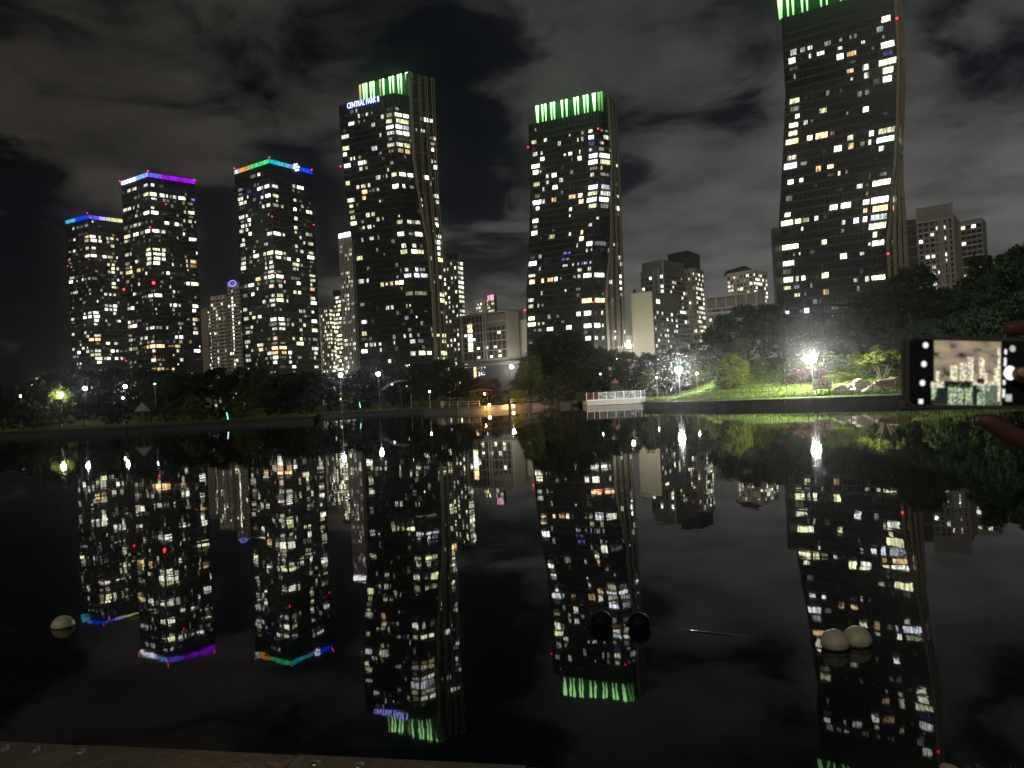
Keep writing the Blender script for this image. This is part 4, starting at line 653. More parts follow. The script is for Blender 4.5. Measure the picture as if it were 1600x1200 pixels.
# --- right of the middle tower
r_, F, part, zt = px_box('apartment_block', 'mid-rise slab with large blank cream gable right of the middle tower', (986, 460.5), (1018.5, 456.3), (1058, 464.5), (386, 380, 408), 1, GREYW)
part('gable_wall', *slab(F[0], .0, 1.01, 1, zt+.4, .02, .5), BEIGE); bands(part, F[1], zt-6*5.6, zt+.4, 5.6, .5, BROWN, .5)
fill(part, F[1], zt-7, 8, 2.8, 3.2, .26, rnd, WC, wfrac=.45, hfrac=.5); part('blank_panel', *slab(F[1], .02, .98, zt-7, zt-.6, .05, .4), GREYW); part('window', *slab(F[1], .12, .25, zt-5.4, zt-3.2, .4, .5), wmat('y3'))
m = MB(); m.box((at(992, 456, 386).x, 387, zt+1.3), (1.2, 1.2, 2.6)); part('roof_flue', m.v, m.f, DARK)
r_, F, part, zt = px_box('low_annex', 'low annex with bright window at the foot of the cream gable', (977, 525), (986, 524), (989, 525), (384, 382, 388), 1, BEIGE, 'building'); fill(part, F[0], zt, 18, 3.2, 3, .9, rnd, ['c3', 'w3'])
r_, F, part, zt = px_box('apartment_tower', 'stepped apartment tower with dark rooftop box behind the cream gable', (1000.5, 424), (1037, 419), (1070, 425), (462, 450, 470), 1, GREYW, 'tower')
fill(part, F[0], zt, 20, 2.9, 2.6, .5, rnd, WC+['w3'], colprob=(.9, .8, .8, .1, .4, .7)); fill(part, F[1], zt, 20, 2.9, 2.8, .42, rnd, ['w3', 'y3', 'w2', 'w1', 'c2', 'y2'], colprob=(.2, .7, .5, .9, .6, .2)); piers(part, F[0], (.58, .76, .98), 20, zt, .8, PALE)
part('roof_parapet', *slab(F[0], .08, 1., zt, zt+5.2, -.4, .2), GREYW); part('roof_parapet', *slab(F[1], 0., .95, zt, zt+5., -.4, .2), GREYW); piers(part, F[0], (.985,), zt, zt+5.6, .9, PALE, .6)
r2, F2, p2, zt2 = px_box('', '', (1043, 396.5), (1073, 391.5), (1093, 396.5), (480, 470, 486), zt, DARK, root=r_, pname='roof_box')
r2, F2, p2, zt2 = px_box('', '', (1068, 420), (1085, 418), (1098.5, 420), (470, 466, 480), 1, BROWN, root=r_, pname='right_wing')
fill(p2, F2[0], zt2, 20, 2.9, 2.4, .16, rnd, WARM); fill(p2, F2[1], zt2, 20, 2.9, 3.2, .72, rnd, WC); piers(p2, F2[0], (.05, .3, .55, .8, 1.), 20, zt2, .6, pmat('pink_stone', (.28, .20, .17), .8))
r_, F, part, zt = px_box('apartment_tower', 'cream apartment tower with slanted dark roof behind the low slab', (1134.5, 425.5), (1176, 421), (1198.5, 428), (545, 530, 545), 1, PALE, 'tower')
fill(part, F[0], zt, 50, 2.9, 2.7, .34, rnd, WARM+['w3'], wfrac=.7); fill(part, F[1], zt, 50, 2.9, 2.7, .42, rnd, ['w3', 'w2', 'y2'], wfrac=.7); piers(part, F[0], (.35, .5, .65, .8), 50, zt, .6, BEIGE)
part('slanted_roof', *prism([[F[0].pt(.0, zt), F[0].pt(1., zt), F[0].pt(1., zt)+Vector((2, 14, 0)), F[0].pt(0, zt)+Vector((2, 14, 0))], [F[0].pt(.02, zt+2), F[0].pt(.72, zt+3.6), F[0].pt(.98, zt+2.2)+Vector((2, 12, 0)), F[0].pt(.02, zt+2)+Vector((2, 12, 0))]], (0, 1)), DARK)
r_, F, part, zt = px_box('apartment_block', 'low pale framed slab left of the largest tower, behind the trees', (1104, 464.5), (1182, 456.5), (1194.5, 458.5), (416, 400, 406), at(1182, 478, 400).z, GREYW)
bands(part, F[0], at(1182, 475.5, 400).z, zt+1, zt-at(1182, 475.5, 400).z-.1, .7, PALE, .9); part('gable_wall', *slab(F[1], 0, 1, at(1182, 478, 400).z, zt+.4, .02, .5), BEIGE); piers(part, F[0], (0, .2, .4, .6, .8, 1.), at(1182, 478, 400).z, zt, .5, PALE, 1.)
piers(part, F[0], (.005, .3, .55, .8, .99), 1, at(1182, 478, 400).z, 1.1, PALE, .3, 'stilt')
part('lower_block', *slab(F[0], .0, .34, 1, at(1106, 493, 416).z, -3, 1.), BROWN); fill(part, Face([(F[0].pt(.02, 0, 1.).x, 0), (F[0].pt(.02, 0, 1.).x, 60)], F[0].pt(.02, 0, 1.).y, [(F[0].pt(.33, 0, 1.).x, 0), (F[0].pt(.33, 0, 1.).x, 60)], F[0].pt(.33, 0, 1.).y), at(1106, 493, 416).z, 12, 3, 3.1, .45, rnd, ['w3', 'c2', 'w2'])
# --- right of the largest tower
r_, F, part, zt = px_box('apartment_block', 'grey apartment block with pale vertical frame between the largest tower and the pines', (1431, 343), (1489, 334), (1499, 338), (412, 400, 420), 1, GREYW)
fill(part, F[0], zt, 26, 2.9, 3., .36, rnd, ['w3', 'y2', 'w2', 'y3', 'c2'], colprob=(.3, .9, .9, .35, .8, .2, .9), wfrac=.6); bands(part, F[0], 26, zt, 5.8, .45, PALE, .5); piers(part, F[0], (.60, .72, .86, .985), 20, zt, .9, pmat('rose_grey_frame', (.34, .29, .27), .8), .7)
part('roof_parapet', *slab(F[0], .02, 1., zt+.2, zt+6, -.5, .3), GREYW); piers(part, F[0], (.03, .985), zt-2, zt+6.3, .9, MATS['rose_grey_frame'], .5)
r2, F2, p2, zt2 = px_box('', '', (1499, 344), (1534, 339.5), (1540.5, 344), (425, 416, 430), 1, GREYW, root=r_, pname='right_wing')
fill(p2, F2[0], zt2, 26, 2.9, 3., .4, rnd, ['w3', 'y3', 'w2', 'o3', 'w2'], colprob=(.5, .4, .2, .8, .5), wfrac=.75); bands(p2, F2[0], 26, zt2, 5.8, .45, PALE, .5)
r2, F2, p2, zt2 = px_box('', '', (1413.5, 344), (1432, 342), (1434, 343), (418, 415, 425), 1, pmat('dark_wall', (.03, .03, .032), .7), root=r_, pname='left_wing'); bands(p2, F2[0], 26, zt2, 5.8, .4, GREYW, .4); fill(p2, F2[0], zt2, 26, 2.9, 3., .1, rnd, WC, dark=False)
# --- faraway low building at the left horizon
r_, F, part, zt = px_box('distant_building', 'tiny orange lit low building far left behind the trees', (56, 589), (94, 586), (98, 587), (700, 700, 720), 1, DARK)
for u in (.02, .16, .3, .46, .66, .82): part('window', *slab(F[0], u, u+.12, zt-5.5+rnd.random(), zt-2.4+rnd.random(), .1, .3), wmat(rnd.choice(('o3', 'o2', 'o3'))))
# ---------------------------------------------------------------- lake, shore and hill
def ss(a, b, x):
    t = min(1., max(0., (x-a)/(b-a))); return t*t*(3-2*t)
SH = [(-200, 40), (-120, 66), (-80, 76)] + [tuple(on_z(*p).xy) for p in ((0, 684), (110, 680), (200, 676), (345, 667), (490, 659), (499, 652), (560, 649), (640, 645.5), (664.5, 644.5), (665, 646), (760, 642.5), (830, 637.5), (902, 633), (905, 632.5), (916, 634.5), (1008, 630), (1008.6, 637.5), (1120, 637), (1250, 634), (1400, 630), (1600, 622))] + [(52, 48), (70, 26), (110, 6)]
SHA = [math.atan2(x, y) for x, y in SH]; SHD = [math.hypot(x, y) for x, y in SH]
def shore(az): return float(np.interp(az, SHA, SHD))
def ground_z(x, y):
    az = math.atan2(x, y); dd = math.hypot(x, y)-shore(az); a = ss(R(11.), R(18), az)*(1-.75*ss(R(45), R(70), az))
    z = .70+.15*math.sin(x*.21+y*.13)*ss(4, 12, dd)*.5
    z += a*(.85*ss(0, 9, dd)+4.8*ss(2, 56, dd)) + (1-a)*1.1*ss(45, 130, dd)
    return z
az_s = sorted(set(SHA) | set(np.arange(SHA[0], SHA[-1], R(1.2)).tolist())); rows = (1., 1.004, 1.03, 1.07, 1.12, 1.18, 1.26, 1.36, 1.5, 1.7, 2., 2.6, 4., 7., 11.)
gv, gf = [], []
for a in az_s:
    d_ = shore(a)
    for s in rows:
        x, y = math.sin(a)*d_*s, math.cos(a)*d_*s
        gv.append((x, y, ground_z(x, y)))
n = len(rows)
for i in range(len(az_s)-1):
    for k in range(n-1): gf.append((i*n+k, (i+1)*n+k, (i+1)*n+k+1, i*n+k+1))
g = mobj('ground', gv, gf, SOIL, smooth=True); g['kind'] = 'structure'; g['label'] = 'dark turf and soil of the far lake shore'
wm = bpy.data.materials.new('lake_water'); wm.use_nodes = True; t = wm.node_tree; b = t.nodes['Principled BSDF']
b.inputs['Base Color'].default_value = (.0035, .005, .0055, 1); b.inputs['Roughness'].default_value = .018; b.inputs['IOR'].default_value = 1.38
co = t.nodes.new('ShaderNodeTexCoord'); mpn = t.nodes.new('ShaderNodeMapping'); t.links.new(co.outputs['Object'], mpn.inputs[0]); mpn.inputs['Scale'].default_value = (1., .55, 1)
na = t.nodes.new('ShaderNodeTexNoise'); na.inputs['Scale'].default_value = 1.1; na.inputs['Detail'].default_value = 2; t.links.new(mpn.outputs[0], na.inputs['Vector'])
nb_ = t.nodes.new('ShaderNodeTexNoise'); nb_.inputs['Scale'].default_value = 6.; nb_.inputs['Detail'].default_value = 2; t.links.new(mpn.outputs[0], nb_.inputs['Vector'])
mx = t.nodes.new('ShaderNodeMath'); mx.operation = 'MULTIPLY_ADD'; t.links.new(nb_.outputs[0], mx.inputs[0]); mx.inputs[1].default_value = .11; t.links.new(na.outputs[0], mx.inputs[2])
bp = t.nodes.new('ShaderNodeBump'); bp.inputs['Strength'].default_value = WATER_BUMP; bp.inputs['Distance'].default_value = .05; t.links.new(mx.outputs[0], bp.inputs['Height']); t.links.new(bp.outputs[0], b.inputs['Normal'])
lake = mobj('lake', [(-320, -60, 0), (320, -60, 0), (320, 220, 0), (-320, 220, 0)], [(0, 1, 2, 3)], wm); lake['kind'] = 'structure'; lake['label'] = 'still black lake mirroring the towers'
bed = mobj('lake_bed', [(-330, -70, -2.2), (330, -70, -2.2), (330, 230, -2.2), (-330, 230, -2.2)], [(0, 1, 2, 3)], SOIL); bed['kind'] = 'structure'

# quay walls, panel by panel
def quay(name, label, pts, h, mat, panel, coping=None, cap=.16, courses=1):
    root = empty(name, (*pts[0], 0)); tag(root, label, 'quay wall'); o = Vector((*pts[0], 0)); shared = {}; lower = {}
    for (x0, y0), (x1, y1) in zip(pts, pts[1:]):
        Ln = math.hypot(x1-x0, y1-y0); n = max(1, round(Ln/panel)); ang = math.atan2(y1-y0, x1-x0); wd = Ln/n
        for k in range(n):
            c = ((x0+(x1-x0)*(k+.5)/n)-o.x, (y0+(y1-y0)*(k+.5)/n)-o.y); key = round(wd, 2)
            if key not in shared:
                m = MB()
                if courses == 1: m.box((0, -.05, h/2-.4), (wd-.035, .5, h+.8))
                else: m.box((0, -.05, h-.23), (wd-.03, .5, .43)); m.box((0, .0, h/2-.5), (wd, .42, h+.6))
                p = m.build('wall_panel', mat, root)
                if courses > 1: m = MB(); m.box((wd*.5, -.06, h-.69), (wd-.03, .5, .43)); lower[key] = m.build('lower_panel', mat, root)
                m = MB(); m.box((0, -.10, h+cap/2), (wd-.02, .72, cap)); q = m.build('coping_stone', coping or mat, root); shared[key] = (p, q)
            else:
                p, q = (link(s.copy(), root) for s in shared[key])
            ee = [p, q]
            if courses > 1: l_ = lower[key]; ee.append(l_ if k == 0 and l_.location.length == 0 and not l_.get('set') else link(l_.copy(), root)); ee[-1]['set'] = 1
            for e in ee: e.location = (c[0], c[1], 0); e.rotation_euler = (0, 0, ang)
    return root
W = lambda *ps: [tuple(on_z(*p).xy) for p in ps]
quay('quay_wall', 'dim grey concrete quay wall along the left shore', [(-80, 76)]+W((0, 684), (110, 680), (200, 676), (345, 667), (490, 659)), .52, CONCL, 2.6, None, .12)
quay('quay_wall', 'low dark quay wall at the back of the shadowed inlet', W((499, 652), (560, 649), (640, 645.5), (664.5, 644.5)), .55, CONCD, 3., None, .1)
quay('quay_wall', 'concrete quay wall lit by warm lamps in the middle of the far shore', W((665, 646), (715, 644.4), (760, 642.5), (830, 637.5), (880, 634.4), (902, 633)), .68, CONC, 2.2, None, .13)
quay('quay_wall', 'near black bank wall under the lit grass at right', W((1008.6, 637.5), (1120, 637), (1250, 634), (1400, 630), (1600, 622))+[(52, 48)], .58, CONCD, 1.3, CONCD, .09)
# pier with white railing
pa, pb = on_z(917, 634.5), on_z(1008, 630); pd_ = (pb-pa); pl = pd_.length; ang = math.atan2(pd_.y, pd_.x)
pier = empty('pier', pa, ang); tag(pier, 'white railed viewing pier in the middle of the far shore', 'pier')
m = MB(); m.box((pl/2, 1.9, .42), (pl, 4.2, .75)); m.build('deck_slab', pmat('pier_concrete', (.42, .40, .36), .85, 0, .2), pier)
m = MB(); m.box((pl/2, -.26, .86), (pl+.1, .12, .14)); m.build('edge_beam', WHITEP, pier)
ps = [0, .12, .21, .34, .49, .64, .83, .93, 1.]
for i, u in enumerate(ps): m = MB(); m.box((pl*u, -.1, 1.45), (.09, .09, 1.2)); m.build('post', WHITEP, pier)
for i in range(len(ps)-1):
    x0, x1 = pl*ps[i]+.08, pl*ps[i+1]-.08; m = MB(); m.box(((x0+x1)/2, -.1, 1.98), (x1-x0, .05, .06)); m.box(((x0+x1)/2, -.1, 1.05), (x1-x0, .04, .04))
    k = int((x1-x0)/.14)
    for j in range(k): m.box((x0+(j+.5)*(x1-x0)/k, -.1, 1.5), (.03, .03, .9))
    m.build('railing_panel', METAL if i > 1 else pmat('orange_lit_panel', (.30, .11, .06), .7), pier)  # orange light on the left panels painted into their colour
# rail fences
def fence(name, label, pts, nposts, h, mat, rails=(.45, .85), pr=.05, zoff=0.):
    root = empty(name, pts[0]); tag(root, label, 'fence'); o = pts[0]; L_ = [0]
    for a, b in zip(pts, pts[1:]): L_.append(L_[-1]+(b-a).length)
    def P(s):
        for i in range(len(pts)-1):
            if s <= L_[i+1]+1e-6: return pts[i].lerp(pts[i+1], (s-L_[i])/(L_[i+1]-L_[i]))-o
        return pts[-1]-o
    S = [L_[-1]*k/(nposts-1) for k in range(nposts)]
    for s in S: m = MB(); p = P(s); m.tube([p+Vector((0, 0, -.1)), p+Vector((0, 0, h))], [pr, pr*.85], 6); m.build('post', mat, root)
    for z in rails:
        for a, b in zip(S, S[1:]): m = MB(); m.tube([P(a)+Vector((0, 0, h*z)), P(b)+Vector((0, 0, h*z))], pr*.55, 5); m.build('rail', mat, root)
    return root
def gp(px, py, D):
    p = at(px, py, D); p.z = ground_z(p.x, p.y); return p
def back(p, k):   # a bit further from the camera, on the ground
    q = Vector((p.x*k, p.y*k, 0)); q.z = ground_z(q.x, q.y); return q
fence('rail_fence', 'thin post and rail fence along the lit grass bank', [back(Vector((*q, 0)), 1.035) for q in W((1016, 637.3), (1120, 637), (1250, 634), (1400, 630), (1600, 622))], 22, 1.1, WOOD, (.5, .92), .045)
def qtop(p, k=1.003, z=.80): return Vector((p[0]*k, p[1]*k, z))
fence('rail_fence', 'pale railing on the warm lit quay, left of the quay lamp', [qtop(q) for q in W((690, 645.2), (715, 644.4), (750, 642.9))], 5, .85, GREYP, (.5, .92), .05)
fence('rail_fence', 'pale railing on the warm lit quay, right of the dark pile', [qtop(q) for q in W((799, 639.7), (830, 637.5), (858, 635.8))], 5, .85, GREYP, (.55, .92), .05)

# ---------------------------------------------------------------- trees
def leaves(rng, cen, rad, per, size, flat=.8):
    cen = np.asarray(cen); n = len(cen)*per; c = np.repeat(cen, per, 0); r_ = np.repeat(np.asarray(rad), per)
    d = rng.normal(size=(n, 3)); d /= np.linalg.norm(d, axis=1)[:, None]; d[:, 2] *= flat
    p = c + d*(r_*rng.random(n)**.45)[:, None]
    a = rng.normal(size=(n, 3)); a /= np.linalg.norm(a, axis=1)[:, None]
    b = np.cross(a, rng.normal(size=(n, 3))); b /= np.linalg.norm(b, axis=1)[:, None]
    s = (size*(.6+.8*rng.random(n)))[:, None]; a *= s; b *= s*.55
    v = np.stack([p-a, p-b, p+a, p+b], 1).reshape(-1, 3); return v
def quadmesh(name, v, mat):
    me = bpy.data.meshes.new(name); n = len(v)//4
    me.vertices.add(len(v)); me.vertices.foreach_set('co', v.astype(np.float32).ravel())
    me.loops.add(4*n); me.loops.foreach_set('vertex_index', np.arange(4*n, dtype=np.int32))
    me.polygons.add(n); me.polygons.foreach_set('loop_start', np.arange(0, 4*n, 4, dtype=np.int32)); me.update(); me.validate(); me.materials.append(mat)
    return me
def tree_kind(seed, kind, mat, nc=62, per=95, size=.185):
    """a tree 10 m tall, crown about 6 m wide (scaled when placed)"""
    rng = np.random.default_rng(seed); cen, rad = [], []; tr = MB()
    if kind == 'broad':
        tr.tube([(0, 0, -.6), (.05, .02, 2.), (.1, -.1, 4.5), (.0, .1, 7.5)], [.24, .18, .12, .04], 7)
        for i in range(nc):
            a = rng.random()*6.283; h = rng.random()**.8; z = 2.4+6.9*h; rr = 3.0*math.sin(math.pi*(.12+.80*h))**.7*(.35+.65*math.sqrt(rng.random()))*(1+.25*math.sin(2*a+seed))
            cen.append((rr*math.cos(a), rr*math.sin(a), z)); rad.append(.55+.55*rng.random())
        for i in range(7):
            c = cen[i*5]; tr.tube([(.05, 0, 2.+.5*i*.6), (c[0]*.5, c[1]*.5, (c[2]+2.5+.3*i)/2), c], [.1, .06, .02], 5)
    elif kind == 'pine':
        tr.tube([(0, 0, -.6), (.1, 0, 3), (-.1, .1, 6.5), (.1, 0, 9.4)], [.22, .17, .11, .03], 7)
        for i in range(nc):
            h = rng.random(); z = 3.2+6.6*h; lay = math.floor(h*6)/6; a = rng.random()*6.283; rr = (2.9*(1-lay)**.7+.35)*(.3+.7*rng.random())
            z = 3.0+6.4*lay+.5*rng.random()-.12*rr; cen.append((rr*math.cos(a), rr*math.sin(a), z)); rad.append(.45+.35*rng.random())
        for i in range(9): c = cen[i*4]; tr.tube([(0, 0, c[2]-.5), c], [.07, .02], 5)
    elif kind == 'bush':
        tr.tube([(0, 0, -.3), (.1, .05, 1.5), (.0, .2, 4.)], [.16, .1, .04], 6)
        for i in range(nc):
            a = rng.random()*6.283; h = rng.random()**.9; z = .8+8.2*h; rr = 3.9*math.sqrt(max(.02, 1-(h*1.02)**2.2))*(.25+.75*math.sqrt(rng.random()))*(1+.18*math.sin(3*a+seed))
            cen.append((rr*math.cos(a), rr*math.sin(a), z)); rad.append(.7+.6*rng.random())
        for i in range(5): c = cen[i*6]; tr.tube([(0, 0, .2), (c[0]*.5, c[1]*.5, c[2]*.6), c], [.1, .06, .02], 5)
    else:  # umbrella: several stems spreading from the ground, flat crown
        for i in range(6):
            a = i*1.05+.3; x, y = math.cos(a), math.sin(a); tr.tube([(.12*x, .12*y, -.3), (.9*x, .9*y, 2.6), (2.*x, 2.*y, 5.6), (2.7*x, 2.7*y, 7.5)], [.16, .12, .08, .03], 6)
        for i in range(nc):
            a = rng.random()*6.283; rr = 4.2*math.sqrt(rng.random()); z = 4.6+4.6*math.sqrt(max(.0, 1-(rr/4.6)**2))*(.45+.55*rng.random()); cen.append((rr*math.cos(a), rr*math.sin(a), z)); rad.append(.6+.5*rng.random())
    v = leaves(rng, cen, rad, per, size)
    me = bpy.data.meshes.new('trunk'); me.from_pydata([tuple(p) for p in tr.v], [], tr.f); me.materials.append(BARK)
    return me, quadmesh('crown', v, mat)
KIND = {}
for i, (k, mi) in enumerate((('broad', 0), ('broad', 3), ('broad', 5), ('broad', 0), ('pine', 0), ('pine', 3))): KIND[k+str(i)] = tree_kind(10+i, k, LEAF[mi])
KIND['bush0'] = tree_kind(31, 'bush', LEAF[1], 40, 70, .3); KIND['bush1'] = tree_kind(32, 'bush', LEAF[0], 40, 70, .3)
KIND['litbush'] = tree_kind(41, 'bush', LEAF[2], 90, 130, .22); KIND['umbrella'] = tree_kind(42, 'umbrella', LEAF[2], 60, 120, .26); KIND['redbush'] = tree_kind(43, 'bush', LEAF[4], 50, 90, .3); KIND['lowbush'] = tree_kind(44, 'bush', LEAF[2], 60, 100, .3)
KIND['litmid'] = tree_kind(48, 'bush', LEAF[1], 60, 110, .24); KIND['nearbroad'] = tree_kind(45, 'broad', LEAF[1], 80, 110, .2); KIND['nearpine'] = tree_kind(46, 'pine', LEAF[1], 80, 110, .2)
trnd = random.Random(9)
GROUPED = {}
LAND = ((70, 'at the dark left end'), (195, 'below the leftmost tower'), (318, 'below the purple-topped tower'), (384, 'below the three slim pale towers'), (500, 'below the rainbow-topped tower'), (566, 'below the slender striped tower'), (725, 'below the lettered tower'), (820, 'below the mid-rise slab'), (985, 'below the middle tower'), (1100, 'below the cream gable'), (1208, 'left of the largest tower'), (1416, 'below the largest tower'), (1545, 'below the grey block'), (9999, 'at the right edge'))
ORD = ('leftmost', 'second', 'third', 'fourth', 'fifth', 'sixth', 'seventh', 'eighth', 'ninth', 'tenth', 'eleventh', 'twelfth', 'thirteenth', 'fourteenth', 'fifteenth')
def tree(px, top, D, kind, label, group=None, wid=None, name='tree', cat='tree', base=None):
    p = at(px, top, D); gz = ground_z(p.x, p.y) if base is None else base; h = max(p.z-gz, .6)/10.; w_ = wid/6. if wid else h*(.9+.4*trnd.random())
    w_ = min(w_, h*1.25) if wid and D > 60 and group else w_
    r_ = empty(name, (p.x, p.y, gz), trnd.random()*6.28); r_.scale = (w_, w_, h); tag(r_, label, cat, group)
    if group: GROUPED.setdefault((label, next(t_ for x_, t_ in LAND if px < x_)), []).append((px, r_))
    for nm, me in zip(('trunk', 'crown'), KIND[kind]): link(bpy.data.objects.new(nm, me), r_)
    return r_
# belt behind the left quay
for i in range(34):
    px = -40+i*21+trnd.uniform(-8, 8)
    tree(px, 581-min(6, px*.012)+trnd.uniform(-6, 9)+(14 if px < 70 else 0), trnd.uniform(160, 205), trnd.choice(('broad0', 'broad1', 'broad3', 'broad2')), 'black silhouetted tree in the belt below the left towers', 'trees below the left towers', trnd.uniform(6, 9))
for i in range(22):
    px = -30+i*32+trnd.uniform(-10, 10); 
    tree(px, 628-px*.022+trnd.uniform(-6, 8), trnd.uniform(136, 150) if 480 < px < 670 else trnd.uniform(104, 120), trnd.choice(('bush0', 'bush1', 'broad0')), 'dark low shrub in the shade behind the left quay', 'shrubs behind the left quay', trnd.uniform(3.5, 5.5), 'shrub', 'shrub')
for px, top, D, k, w_ in ((655, 566, 140, 'broad0', 8), (690, 560, 138, 'broad3', 8), (712, 572, 140, 'broad1', 6), (742, 588, 142, 'bush1', 5), (770, 590, 142, 'bush1', 5), (672, 585, 133, 'broad3', 6)):
    tree(px, top, D, k, 'dark tree below the lettered tower, behind the middle quay', 'dark trees behind the middle quay', w_)
for px, top, D, k, w_ in ((852, 524, 138, 'broad0', 10), (882, 515, 142, 'broad3', 11), (915, 530, 140, 'broad0', 10), (948, 542, 135, 'broad1', 9), (980, 548, 132, 'broad2', 9), (1012, 550, 130, 'broad1', 9), (1045, 545, 135, 'broad3', 9), (930, 568, 128, 'bush1', 8), (975, 580, 126, 'bush1', 8), (1015, 575, 126, 'bush0', 8), (1050, 560, 132, 'bush1', 8), (1085, 545, 125, 'broad1', 9), (890, 560, 125, 'broad3', 8), (865, 580, 118, 'bush1', 6), (960, 596, 124, 'bush0', 7), (1000, 598, 124, 'bush1', 7)):
    tree(px, top, D, k, 'dark tree in the clump at the foot of the middle tower', 'trees at the foot of the middle tower', w_)
tree(828, 548, 128, 'nearpine', 'pine with lit lower branches right of the warm lamp', wid=7.)
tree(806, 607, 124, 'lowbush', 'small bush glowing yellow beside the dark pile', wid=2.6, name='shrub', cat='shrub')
tree(738, 611, 121, 'bush0', 'spiky green shrub behind the railing left of the quay lamp', wid=2.2, name='shrub', cat='shrub')
tree(880, 600, 124, 'redbush', 'brownish thin shrub right of the lit pine', wid=3., name='shrub', cat='shrub')
# hill on the right
for px, top, D, k, w_ in ((1112, 512, 150, 'broad1', 10), (1138, 488, 152, 'broad0', 11), (1165, 474, 155, 'broad3', 11), (1192, 472, 150, 'broad0', 11), (1222, 490, 146, 'broad3', 10), (1252, 500, 142, 'broad1', 10), (1285, 498, 140, 'broad0', 10), (1315, 486, 136, 'broad3', 10), (1345, 468, 134, 'broad0', 10), (1375, 452, 130, 'broad3', 10), (1400, 424, 128, 'pine4', 8), (1424, 412, 126, 'broad0', 9), (1452, 447, 122, 'broad3', 10), (1484, 446, 118, 'broad0', 10), (1515, 440, 112, 'broad1', 10), (1470, 462, 108, 'pine5', 8), (1540, 383, 98, 'pine4', 9), (1568, 410, 94, 'pine5', 8), (1597, 366, 90, 'pine4', 9), (1625, 380, 88, 'pine5', 9), (1655, 390, 84, 'pine4', 8)):
    tree(px, top, D, k, 'dark tree along the crest of the right hill against the sky' if px > 1390 else 'dark tree on the hill at the foot of the largest tower', 'trees on the right hill' if px > 1390 else 'trees below the largest tower', w_)
for px, top, D, k, w_ in ((1095, 545, 124, 'broad2', 8), (1128, 535, 112, 'broad1', 8), (1160, 528, 110, 'broad2', 8), (1195, 530, 108, 'broad1', 8), (1228, 534, 104, 'broad2', 8), (1262, 532, 102, 'broad3', 8), (1296, 530, 100, 'broad1', 8), (1330, 530, 98, 'broad2', 8), (1362, 524, 95, 'broad1', 8), (1395, 512, 92, 'broad3', 8), (1430, 500, 90, 'broad1', 8), (1464, 495, 86, 'broad0', 8), (1500, 486, 82, 'broad1', 8), (1536, 478, 79, 'broad3', 8), (1572, 466, 76, 'broad1', 8), (1608, 450, 74, 'broad0', 8), (1420, 545, 76, 'bush1', 6), (1460, 540, 72, 'bush0', 6), (1505, 535, 69, 'bush1', 6), (1550, 525, 66, 'bush0', 6), (1595, 520, 64, 'bush1', 6), (1205, 562, 96, 'bush1', 6), (1232, 560, 94, 'bush0', 6), (1300, 556, 90, 'bush0', 6), (1330, 560, 86, 'bush1', 5)):
    tree(px, top, D, k, 'tree half lit from below on the slope behind the park lamps', 'trees on the slope behind the park lamps', w_)
for px, top, D, k, w_ in ((1172, 568, 92, 'litmid', 5), (1190, 556, 95, 'litmid', 6), (1240, 552, 93, 'litmid', 6), (1262, 548, 90, 'litmid', 6), (1292, 545, 88, 'litmid', 6), (1316, 552, 84, 'litmid', 5), (1340, 548, 82, 'litmid', 5.5), (1368, 538, 80, 'litmid', 6), (1400, 545, 78, 'litmid', 5), (1112, 566, 112, 'litmid', 5), (1090, 574, 118, 'litmid', 5)):
    tree(px, top, D, k, 'soft green bush on the slope behind the park lamps', 'bushes behind the park lamps', w_, 'shrub', 'shrub')
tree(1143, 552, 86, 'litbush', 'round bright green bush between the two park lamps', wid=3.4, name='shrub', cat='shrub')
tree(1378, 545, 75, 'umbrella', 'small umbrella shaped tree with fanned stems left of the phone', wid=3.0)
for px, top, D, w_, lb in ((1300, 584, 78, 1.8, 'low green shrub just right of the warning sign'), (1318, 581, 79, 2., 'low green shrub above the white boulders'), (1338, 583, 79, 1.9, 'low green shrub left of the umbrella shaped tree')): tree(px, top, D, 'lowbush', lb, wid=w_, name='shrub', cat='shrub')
for px, lb in ((1252, 'reddish shrub left of the right park lamp pole'), (1282, 'reddish shrub right of the right park lamp pole')): tree(px, 573, 80, 'redbush', lb, wid=2.6, name='shrub', cat='shrub')
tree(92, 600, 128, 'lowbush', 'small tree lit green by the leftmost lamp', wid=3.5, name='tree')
for (lb_, where), L_ in GROUPED.items():   # every grouped tree gets its own place in words
    L_.sort(key=lambda a: a[0]); short = {'black silhouetted tree in the belt below the left towers': 'black tree in the back belt', 'dark low shrub in the shade behind the left quay': 'dark shrub behind the left quay', 'dark tree below the lettered tower, behind the middle quay': 'dark tree behind the middle quay', 'dark tree in the clump at the foot of the middle tower': 'dark tree in the middle clump', 'dark tree along the crest of the right hill against the sky': 'dark tree on the right hill crest', 'dark tree on the hill at the foot of the largest tower': 'dark tree on the upper hill', 'tree half lit from below on the slope behind the park lamps': 'half lit tree on the lamp-lit slope', 'soft green bush on the slope behind the park lamps': 'soft green bush on the lit slope'}[lb_]
    for i, (_, o_) in enumerate(L_): o_['label'] = short+', '+((ORD[i] if i < 1 else ORD[i]+' from left')+' ' if len(L_) > 1 else '')+where
